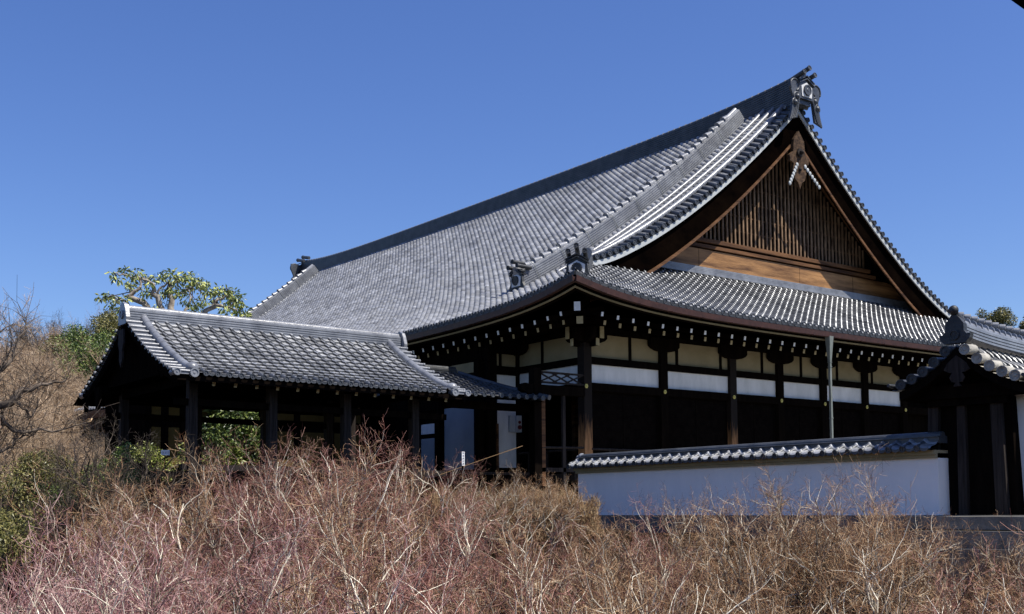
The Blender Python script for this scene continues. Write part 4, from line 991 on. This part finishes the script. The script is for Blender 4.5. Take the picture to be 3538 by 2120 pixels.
H += .12 * np.sin(GX * 1.3 + 2 * np.sin(GYY * .7)) * np.cos(GYY * 1.1) * (np.abs(GX) < 60)
V = np.stack([GX, GYY, H], -1).reshape(-1, 3); i = np.arange(239)[:, None] * 240 + np.arange(239)[None, :]
F = np.stack([i, i + 1, i + 241, i + 240], -1).reshape(-1, 4)
solo('ground', MB().add(V, F, sm=True), 'soil', kind='structure')
solo('courtyard', MB().b2((-2.95, -12, -.75), (30, 44, -.48)), 'gravel', kind='structure')

# =================================================================== PLANTS
def seg_mb(mb, S, k):
    """S: rows of p0(3) p1(3) r0 r1 rnd"""
    S = np.asarray(S); p0 = S[:, 0:3]; p1 = S[:, 3:6]; d = p1 - p0; L = np.linalg.norm(d, axis=1)[:, None] + 1e-9; d = d / L
    ref = np.where(np.abs(d[:, 2:3]) < .9, np.array([[0, 0, 1.]]), np.array([[1., 0, 0]]))
    a = np.cross(d, ref); a /= np.linalg.norm(a, axis=1)[:, None]; b = np.cross(a, d); n = len(S)
    V = np.zeros((n, 2 * k, 3))
    for j in range(k):
        th = 2 * math.pi * j / k; o = a * math.cos(th) + b * math.sin(th)
        V[:, j] = p0 + o * S[:, 6:7]; V[:, k + j] = p1 + o * S[:, 7:8]
    base = np.arange(n)[:, None] * 2 * k
    F = np.stack([np.concatenate([base + j, base + (j + 1) % k, base + k + (j + 1) % k, base + k + j], 1) for j in range(k)], 1).reshape(-1, 4)
    mb.add(V.reshape(-1, 3), F, np.repeat(S[:, 8], k), sm=True)
def rot_dir(d, ang, az):
    ref = np.array([0, 0, 1.]) if abs(d[2]) < .9 else np.array([1., 0, 0])
    a = np.cross(d, ref); a /= np.linalg.norm(a); b = np.cross(a, d)
    v = d * math.cos(ang) + (a * math.cos(az) + b * math.sin(az)) * math.sin(ang); return v / np.linalg.norm(v)
def grow(out, p, d, L, r, lev, cfg, rnd):
    n = cfg['n'][lev]; last = lev == len(cfg['n']) - 1
    pts = [p]; ra = [r]; q = p; dd = d
    for i in range(n):
        w = cfg['wig'][lev]
        dd = dd + np.array([rnd.gauss(0, w), rnd.gauss(0, w), rnd.gauss(0, w) + cfg['up'][lev]]); dd /= np.linalg.norm(dd)
        q = q + dd * L / n; pts.append(q); ra.append(r * (1 - (1 - cfg['tap'][lev]) * (i + 1) / n))
    c = rnd.random()
    for i in range(n): out[lev].append([*pts[i], *pts[i + 1], ra[i], ra[i + 1], min(1, max(0, .85 * c + .15 * rnd.random()))])
    if last: return
    k = cfg['k'][lev]
    az = rnd.random() * 6.28
    for j in range(k):
        t = cfg['t0'][lev] + (1 - cfg['t0'][lev]) * (j + rnd.random() * .6) / k; t = min(t, .999) * n; i = int(t); f = t - i
        pp = pts[i] + (pts[i + 1] - pts[i]) * f; rr = ra[i] + (ra[i + 1] - ra[i]) * f
        dr = pts[i + 1] - pts[i]; dr = dr / np.linalg.norm(dr); az += 2.4 + rnd.gauss(0, .4)
        lo, hi = cfg['ang'][lev]
        grow(out, pp, rot_dir(dr, R_(rnd.uniform(lo, hi)), az), L * cfg['len'][lev] * rnd.uniform(.7, 1.15), rr * cfg['rr'][lev], lev + 1, cfg, rnd)
MAPLE = dict(n=[3, 9, 7, 5, 4, 2], wig=[.10, .20, .24, .24, .22, .18], up=[.05, .05, .10, .10, .08, .05], tap=[.8, .35, .35, .4, .5, .4],
             k=[6, 8, 8, 6, 4], t0=[.3, .25, .2, .15, .15], ang=[(22, 52), (22, 50), (24, 52), (26, 55), (28, 60)],
             len=[3.6, .50, .50, .48, .50], rr=[.76, .72, .64, .60, .65])
def maple_proto(seed, H=4.2, cfg=MAPLE, r=.075, L0=.6, kk=(6, 6, 5, 4, 3, 3, 3), split=2.5):
    rnd = random.Random(seed); out = [[] for _ in cfg['n']]
    grow(out, np.zeros(3), np.array([rnd.gauss(0, .1), rnd.gauss(0, .1), 1.]), L0, r, 0, cfg, rnd)
    allp = np.array([s[3:6] for l in out for s in l]); zmax = np.percentile(allp[:, 2], 99.5); sc = H / zmax
    minr = .0021
    A, B, C = MB(), MB(), MB()
    for lev, S in enumerate(out):
        S = np.array(S); S[:, :6] *= sc; S[:, 6:8] = np.maximum(S[:, 6:8] * sc, minr)
        seg_mb(A if lev < 2 else (B if lev < split + 1 else C), S, kk[lev])
    return A, B, C
protos = []
for sd_ in range(6):
    A, B, C = maple_proto(11 + sd_)
    protos.append((A.mesh('trunk', 'bark'), B.mesh('branches', 'limb'), C.mesh('twigs', 'twig'), C.mesh('twigs', 'twig_red'), C.mesh('twigs', 'twig_pink')))
A, B, C = maple_proto(77, 4.2); wood = [(A.mesh('trunk', 'bark_dark'), B.mesh('branches', 'twig_hill'), C.mesh('twigs', 'twig_hill'))]
A, B, C = maple_proto(78, 4.2); wood.append((A.mesh('trunk', 'bark_dark'), B.mesh('branches', 'twig_hill'), C.mesh('twigs', 'twig_hill')))
A, B, C = maple_proto(79, 4.2); wood.append((A.mesh('trunk', 'bark_dark'), B.mesh('branches', 'bark_dark'), C.mesh('twigs', 'twig_dark')))
wood.append((A.mesh('trunk', 'bark_dark'), B.mesh('branches', 'bark_dark'), C.mesh('twigs', 'twig_hill')))
def put_tree(name, loc, h, rz, meshes, label, cat, group=None, xy=1.0):
    o = thing(name, label, cat, tuple(loc), group); s = h / 4.2; o.scale = (s * xy, s * xy, s); o.rotation_euler = (0, 0, rz)
    for nme, me in zip(('trunk', 'branches', 'twigs'), meshes):
        c = bpy.data.objects.new(nme, me); COL.objects.link(c); c.parent = o
    return o
HZ = lambda px: 1764 - (px - 0) * .0082
def top_z(px, y, d): return PT(px, y, d)[2]
SKX = [-200, 0, 200, 380, 460, 600, 760, 900, 1100, 1300, 1450, 1560, 1700, 1850, 1960, 2040, 2110, 2200, 2300, 2450, 2560, 2650, 2760, 2900, 3050, 3110, 3200, 3330, 3460, 3700]
SKY = [1990, 1940, 1840, 1740, 1640, 1560, 1560, 1530, 1510, 1530, 1540, 1600, 1620, 1610, 1650, 1720, 1800, 1790, 1740, 1705, 1790, 1700, 1660, 1660, 1660, 1720, 1830, 1800, 1790, 1820]
rt = random.Random(5); nm = 0
GRP = 'bare maples filling the ravine in front of the temple'
GLAB = 'bare winter maple with fine pinkish brown twigs in the ravine thicket'
def maple(px, d, ytop, red=None, xy=1.0, pink=False):
    global nm
    g = float(ground_da(d, (px - 1769) / 3987.55)) - .1
    p = PT(px, 1700, d); zt_ = top_z(px, ytop, d); h = max(1.2, zt_ - g); pr = protos[nm % 6]; nm += 1
    if red is None: red = rt.random() < (.75 if px < 1300 else .3)
    return put_tree('maple_tree', (p[0], p[1], g), h * 1.03, rt.random() * 6.28, (pr[0], pr[1], pr[4] if pink else (pr[3] if red else pr[2])), GLAB, 'maple tree', GRP, xy)
for px in range(470, 1960, 118): x_ = px + rt.uniform(-30, 30); maple(x_, rt.uniform(22, 24), np.interp(x_, SKX, SKY) + rt.uniform(15, 60), xy=.9)
for px in list(range(-60, 2000, 190)) + list(range(2010, 3750, 125)):
    x_ = px + rt.uniform(-40, 40); dd_ = rt.uniform(18, 19.5); maple(x_, dd_, np.interp(x_, SKX, SKY) + (-12 if x_ > 2000 else (290 if 820 < x_ < 1420 else 140)) + rt.uniform(-20, 80), xy=.9)
for px in range(-150, 3800, 235): x_ = px + rt.uniform(-60, 60); maple(x_, rt.uniform(14.8, 16.2), max(1830, np.interp(x_, SKX, SKY) + 200) + rt.uniform(-40, 110), pink=x_ < 900, xy=.9)
for px in range(-250, 3900, 330): x_ = px + rt.uniform(-60, 60); maple(x_, rt.uniform(12, 13), 1975 + rt.uniform(-40, 90), pink=x_ < 1000, xy=.9)
# clipped bare hedge at the near end of the white wall
def hedge(px0, px1, d, y, depth, hgt, n, label):
    a, b = PT(px0, y, d), PT(px1, y, d); e = b - a; L = np.linalg.norm(e[:2]); e = e / L; nrm = np.array([-e[1], e[0], 0.])
    rr = np.random.default_rng(3); S = []
    for i in range(n):
        t = rr.random() * L; w = rr.random() * depth; p = a + e * t + nrm * w; z = a[2] - hgt * rr.random() ** 1.2 - .28 * (.5 + .5 * math.sin(t * 2.3 + 1) * math.cos(t * 5.1 + w * 3)) - 1.2 * max(0, t / L - .86) - abs(w - depth / 2) * .35 + rr.exponential(.05); p[2] = z
        dr = np.array([rr.normal(0, .45), rr.normal(0, .45), 1.0]); dr /= np.linalg.norm(dr); l = rr.uniform(.08, .22)
        S.append([*p, *(p + dr * l), .0055, .003, rr.random()])
        for k in range(2):
            d2 = dr + rr.normal(0, .5, 3); d2 /= np.linalg.norm(d2); S.append([*(p + dr * l * .6), *(p + dr * l * .6 + d2 * l * .7), .0035, .0025, rr.random()])
    t = thing('clipped_hedge', label, 'hedge', tuple(a - [0, 0, hgt]))
    mbb = MB(); seg_mb(mbb, np.array(S), 3); part('twigs', mbb, 'twig_tan', t)
    mbb = MB()
    for k in range(14): p = a + e * (L * (k + .5) / 14) + nrm * depth * .5; mbb.tube([p - [0, 0, hgt], p - [0, 0, .1]], .03, 6)
    part('stems', mbb, 'bark_dark', t)
hedge(1470, 2075, 24.2, 1700, 1.1, 1.4, 9000, 'tan bare hedge of fine twigs against the near end of the white wall')

# leafy plants
def leaves(mb, centers, radii, n, size, rr, droop=0.3, flat=1.0):
    C_ = np.array(centers); Rr = np.array(radii); w = (Rr ** 2) / (Rr ** 2).sum(); idx = rr.choice(len(C_), n, p=w)
    v = rr.normal(size=(n, 3)); v /= np.linalg.norm(v, axis=1)[:, None]; rad = rr.random(n) ** .45
    P = C_[idx] + v * (Rr[idx] * rad)[:, None] * np.array([1, 1, flat])
    dr = v * .8 + rr.normal(size=(n, 3)) * .7 + [0, 0, -droop]; dr /= np.linalg.norm(dr, axis=1)[:, None]
    sd = np.cross(dr, rr.normal(size=(n, 3))); sd /= np.linalg.norm(sd, axis=1)[:, None]
    s = size * rr.uniform(.6, 1.3, n)[:, None]; nn = np.cross(dr, sd)
    V = np.stack([P, P + dr * s * .5 + sd * s * .19, P + dr * s - nn * s * .12, P + dr * s * .5 - sd * s * .19], 1)
    F = np.arange(n)[:, None] * 4 + np.arange(4)[None, :]
    mb.add(V.reshape(-1, 3), F, rr.random(n))
def bush(name, label, cat, px, py, d, w, h, n, size, mat, seed, group=None, blobs=14, trunk=True):
    rr = np.random.default_rng(seed); c = PT(px, py, d); g = float(ground_da(d, (px - 1769) / 3987.55))
    cs = [c + np.array([rr.normal(0, .42) * w / 2, rr.normal(0, .42) * w / 2, rr.uniform(-.45, .45) * h]) for _ in range(blobs)]
    rs = [rr.uniform(.18, .34) * min(w, h) for _ in range(blobs)]
    t = thing(name, label, cat, (c[0], c[1], min(g, c[2] - h * .6)), group)
    mb = MB(); leaves(mb, cs, rs, n, size, rr); part('foliage', mb, mat, t)
    mb = MB(); base = np.array([c[0], c[1], min(g, c[2] - h * .6)])
    tall = base[2] < c[2] - h * 1.2; fork = np.array([c[0], c[1], c[2] - h * .55]) if tall else base
    if tall: mb.tube([base, (base + fork) / 2 + rr.normal(0, .06, 3), fork], [.09 * w / 2, .075 * w / 2, .06 * w / 2], 7)
    for q in cs: mb.tube([fork, (fork + q) / 2 + rr.normal(0, .08, 3), q], [.05 * w / 2, .03 * w / 2, .012], 5)
    part('stems', mb, 'bark_dark', t); return t
bush('evergreen_shrub', 'glossy dark green shrub seen between the walkway posts', 'shrub', 845, 1525, 36.6, 2.4, 2.1, 6500, .16, 'leaf', 1)
bush('evergreen_shrub', 'low lime green shrub behind the walkway rail', 'shrub', 790, 1588, 36.2, 2.0, .9, 3000, .10, 'leaf_lime', 2)
bush('evergreen_shrub', 'small lime shrub beside the leftmost walkway post', 'shrub', 540, 1590, 34, 1.4, .9, 2000, .09, 'leaf_lime', 3)
bush('azalea_bush', 'rounded olive azalea mound at the left below the dark bare tree', 'shrub', 150, 1660, 27, 2.6, 1.0, 5200, .07, 'leaf_olive', 4)
bush('azalea_bush', 'bright green low bush between the bare trunks at left', 'shrub', 230, 1700, 27, 1.7, .9, 4800, .07, 'leaf', 5)
bush('azalea_bush', 'dark green bush under the walkway gable', 'shrub', 400, 1630, 27, 1.9, 1.1, 4200, .08, 'leaf', 6)
bush('azalea_bush', 'dark leafy bush at the lower left edge', 'shrub', 20, 1860, 20, 1.2, 1.0, 3000, .07, 'leaf_olive', 8)
bush('azalea_bush', 'brownish olive mound on the far left edge', 'shrub', 10, 1730, 25, 2.4, 1.2, 4200, .07, 'leaf_olive', 9)
bush('garden_tree', 'green foliage glimpsed in the gap between hall and gate', 'tree', 3165, 1455, 60, 3.4, 2.2, 3000, .14, 'leaf_lime', 12)
# rounded evergreen trees on the left slope and treetops on the right
def evergreen(px, py, d, w, h, n, size, mat, seed, label, group=None, blobs=26):
    return bush('evergreen_tree', label, 'tree', px, py, d, w, h, n, size, mat, seed, group, blobs)
evergreen(385, 1185, 82, 3.6, 3.2, 11000, .20, 'leaf_olive', 21, 'broad olive evergreen crown on the hillside behind the walkway gable')
evergreen(285, 1205, 80, 3.6, 2.4, 9000, .20, 'leaf', 22, 'bright green evergreen crown on the hillside left of the gable')
evergreen(355, 1262, 76, 3.4, 2.4, 9000, .19, 'leaf', 23, 'dark green evergreen crown touching the walkway gable edge')
evergreen(215, 1200, 84, 2.8, 1.6, 5000, .20, 'leaf_olive', 25, 'small olive evergreen at the left end of the hillside grove')
evergreen(425, 1130, 86, 3.2, 1.8, 6000, .20, 'leaf_olive', 24, 'olive evergreen crown at the top of the hillside grove')
evergreen(3455, 1118, 75, 2.6, 1.7, 5200, .15, 'leaf_olive', 31, 'round dark treetop peeping over the gate roof', blobs=10)
evergreen(3545, 1128, 78, 2.0, 1.4, 4000, .15, 'leaf_olive', 32, 'smaller treetop at the right edge over the gate roof', blobs=8)
# gnarled broadleaf evergreen behind the walkway ridge
te = thing('broadleaf_tree', 'gnarled evergreen with pale crooked limbs and drooping leaves above the walkway ridge', 'tree', tuple(PT(560, 1640, 39)))
rr = np.random.default_rng(9); mb = MB(); D = 39
limbs = [[(560, 1640, .22), (570, 1250, .18), (600, 1090, .13), (590, 1030, .10), (585, 985, .07), (630, 960, .04)],
         [(560, 1250, .17), (540, 1110, .13), (500, 1045, .11), (440, 1025, .08), (485, 1000, .05), (480, 960, .03)],
         [(600, 1180, .14), (560, 1070, .11), (530, 1020, .09), (535, 985, .06), (490, 960, .04), (430, 950, .03), (395, 945, .02)],
         [(570, 1250, .14), (620, 1140, .10), (700, 1085, .09), (735, 1060, .08), (770, 1055, .05), (820, 1070, .03)],
         [(735, 1060, .06), (750, 1035, .05), (790, 1020, .03), (810, 1005, .02)], [(600, 1030, .05), (650, 1000, .04), (680, 980, .02)],
         [(500, 1120, .08), (450, 1080, .05), (430, 1035, .03), (380, 1025, .02), (345, 1035, .015)], [(530, 1020, .05), (570, 985, .03), (600, 960, .02)], [(620, 1140, .07), (640, 1060, .05), (660, 1030, .03), (650, 1000, .02)]]
tips = []
for l in limbs:
    dj = rr.uniform(-.8, .8); P = [PT(x, y, D + dj * i / 3) for i, (x, y, r) in enumerate(l)]
    t = np.linspace(0, len(P) - 1, 3 * len(P)); P = np.array(P); Q = np.stack([np.interp(t, range(len(P)), P[:, k]) for k in range(3)], 1); Q[1:-1] += rr.normal(0, .035, (len(Q) - 2, 3))
    mb.tube(Q, np.interp(t, range(len(P)), [r for _, _, r in l]), 8)
    if l[0][1] < 1400: tips += [Q[int(len(Q) * f)] for f in (.7, .85, .97)]
part('trunk', mb, new_mat('grey_bark', (.17, .14, .115), .85, .1, col2=(.40, .36, .30), nscale=6, bump=.5, bscale=15), te)
cl = []
for (x, y) in ((385, 945), (405, 965), (430, 935), (455, 975), (470, 945), (500, 960), (520, 975), (545, 960), (450, 990), (590, 950), (610, 975), (640, 955), (670, 960), (680, 985), (650, 990), (700, 975), (350, 1030), (375, 1020), (400, 1030), (430, 1035), (385, 1050), (425, 1065), (560, 1010), (620, 1010), (640, 1035), (665, 1050), (680, 1070), (700, 1010), (720, 1005), (745, 1010), (760, 1000), (785, 1000), (800, 1015), (815, 1030), (830, 1050), (820, 1075), (800, 1045), (780, 1070), (750, 1030), (590, 1000), (505, 1010), (540, 1060), (700, 1040), (840, 1085), (575, 1045)):
    cl.append(PT(x, y, D + rr.uniform(-1.2, 1.2)))
mb = MB(); leaves(mb, cl, [rr.uniform(.15, .30) for _ in cl], 2700, .155, rr, droop=.9, flat=.7); part('crown', mb, leaf_mat('loquat_leaf', (.05, .08, .014), (.17, .21, .045), (.40, .42, .13)), te)
mb = MB(); S = []
for c in cl:
    q = min(tips, key=lambda t: np.linalg.norm(t - c)); S.append([*q, *((q + c) / 2 + rr.normal(0, .06, 3)), .022, .015, .5]); S.append([*S[-1][3:6], *c, .015, .008, .5])
seg_mb(mb, np.array(S), 4); part('branches', mb, 'bark_dark', te)
# bare trees at the left: dark small one, tall pale one leaning in from the left edge
def wtree(px, d, ytop, k, label, name='bare_tree', xy=1.0, rz=None, group=None):
    g = float(ground_da(d, (px - 1769) / 3987.55)) - .1; p = PT(px, 1700, d); h = top_z(px, ytop, d) - g
    return put_tree(name, (p[0], p[1], g), h * 1.02, rt.random() * 6.28 if rz is None else rz, wood[k], label, 'tree', group, xy)
wtree(330, 24.5, 1490, 2, 'small dark trunked bare tree spreading below the walkway gable', xy=1.0)
wtree(90, 27, 1560, 2, 'dark bare sapling among the azaleas at far left')
o = put_tree('bare_tree', (PT(-600, 1700, 27)[0], PT(-600, 1700, 27)[1], -3.6), 8.6, 1.2, wood[3], 'tall bare tree reaching in from the left edge with long crooked limbs', 'tree', None, .9)
S = []; mb = MB()
for pts in ([(-120, 1440, .09), (40, 1380, .07), (100, 1350, .05), (165, 1320, .03), (230, 1310, .012)], [(-100, 1500, .07), (0, 1440, .05), (60, 1485, .035), (170, 1490, .02), (300, 1460, .008)],
            [(-100, 1350, .07), (20, 1270, .04), (60, 1200, .02), (90, 1100, .01)], [(-80, 1420, .05), (60, 1385, .03), (105, 1440, .022), (130, 1400, .01)], [(-100, 1620, .05), (0, 1570, .03), (60, 1520, .015), (120, 1500, .008)]):
    P = np.array([PT(x, y, 20.5 + .2 * i) for i, (x, y, r) in enumerate(pts)]); t = np.linspace(0, len(P) - 1, 14); Q = np.stack([np.interp(t, range(len(P)), P[:, k]) for k in range(3)], 1); Q[1:-1] += rr.normal(0, .03, (12, 3))
    mb.tube(Q, np.interp(t, range(len(P)), [r for _, _, r in pts]), 6)
    for q in Q[3:]:
        for k in range(3): d2 = rr.normal(0, 1, 3) + [0, 0, .6]; d2 /= np.linalg.norm(d2); e2 = q + d2 * rr.uniform(.2, .55); S.append([*q, *e2, .008, .004, .4]); S.append([*e2, *(e2 + (d2 + rr.normal(0, .4, 3)) * .3), .004, .003, .3]); S.append([*((q + e2) / 2), *((q + e2) / 2 + (d2 + rr.normal(0, .8, 3)) * .25), .004, .003, .3])
seg_mb(mb, np.array(S), 3); c = bpy.data.objects.new('limb', mb.mesh('limb', 'bark_dark')); COL.objects.link(c); c.parent = o; c.matrix_parent_inverse = Matrix.LocRotScale(o.location, o.rotation_euler, o.scale).inverted()
wtree(-90, 34, 1040, 3, 'tall reddish bare tree with a fuzzy crown at the far left edge', xy=.8)
# hillside woods
HG = 'bare brown trees covering the hillside'
HL = 'bare brown woodland tree, one of many covering the hillside behind the walkway'
n = 0
for d, step, ln, hh in ((32, 150, 0, 3.0), (38, 110, 0, 3.4), (42, 110, 0, 5.0), (49, 95, 0, 5.5), (57, 85, 0, 6.0), (66, 75, 0, 5.6), (76, 68, 0, 5.2), (86, 62, 0, 5.0)):
    for px in np.arange(-120, 640 if d > 45 else (430 if d > 40 else 130), step):
        x_ = px + rt.uniform(-25, 25); d_ = d + rt.uniform(-3, 3); g = float(ground_da(d_, (x_ - 1769) / 3987.55)); p = PT(x_, 1700, d_)
        h_ = hh * rt.uniform(.8, 1.15)
        if d < 40: h_ *= .8
        if x_ > 150 and d_ < 63: h_ = min(h_, top_z(x_, 1450 + rt.uniform(0, 40), d_) - g)
        if h_ < .8: continue
        if 190 < x_ < 440 and d_ > 62: h_ = min(h_, top_z(x_, 1290, d_) - g)
        if h_ < .8: continue
        put_tree('woodland_tree', (p[0], p[1], g - .3), h_, rt.random() * 6.28, wood[(0, 3, 1)[n % 3]], HL, 'tree', HG, .95 if d_ < 63 else 1.15); n += 1
SG = 'slender bare trees along the hilltop skyline'
for px in np.arange(60, 860, 34):
    x_ = px + rt.uniform(-12, 12); d_ = 94 + rt.uniform(-3, 6); g = float(ground_da(d_, (x_ - 1769) / 3987.55)); p = PT(x_, 1700, d_)
    ht = top_z(x_, np.interp(x_, [0, 100, 250, 400, 520, 860], [1100, 1090, 1085, 1095, 1100, 1110]) + rt.uniform(-8, 14), d_) - g
    put_tree('skyline_tree', (p[0], p[1], g - .3), max(3.5, ht), rt.random() * 6.28, wood[rt.choice((1, 2, 0))], 'slender bare tree standing against the sky along the hilltop at left', 'tree', SG, .75)
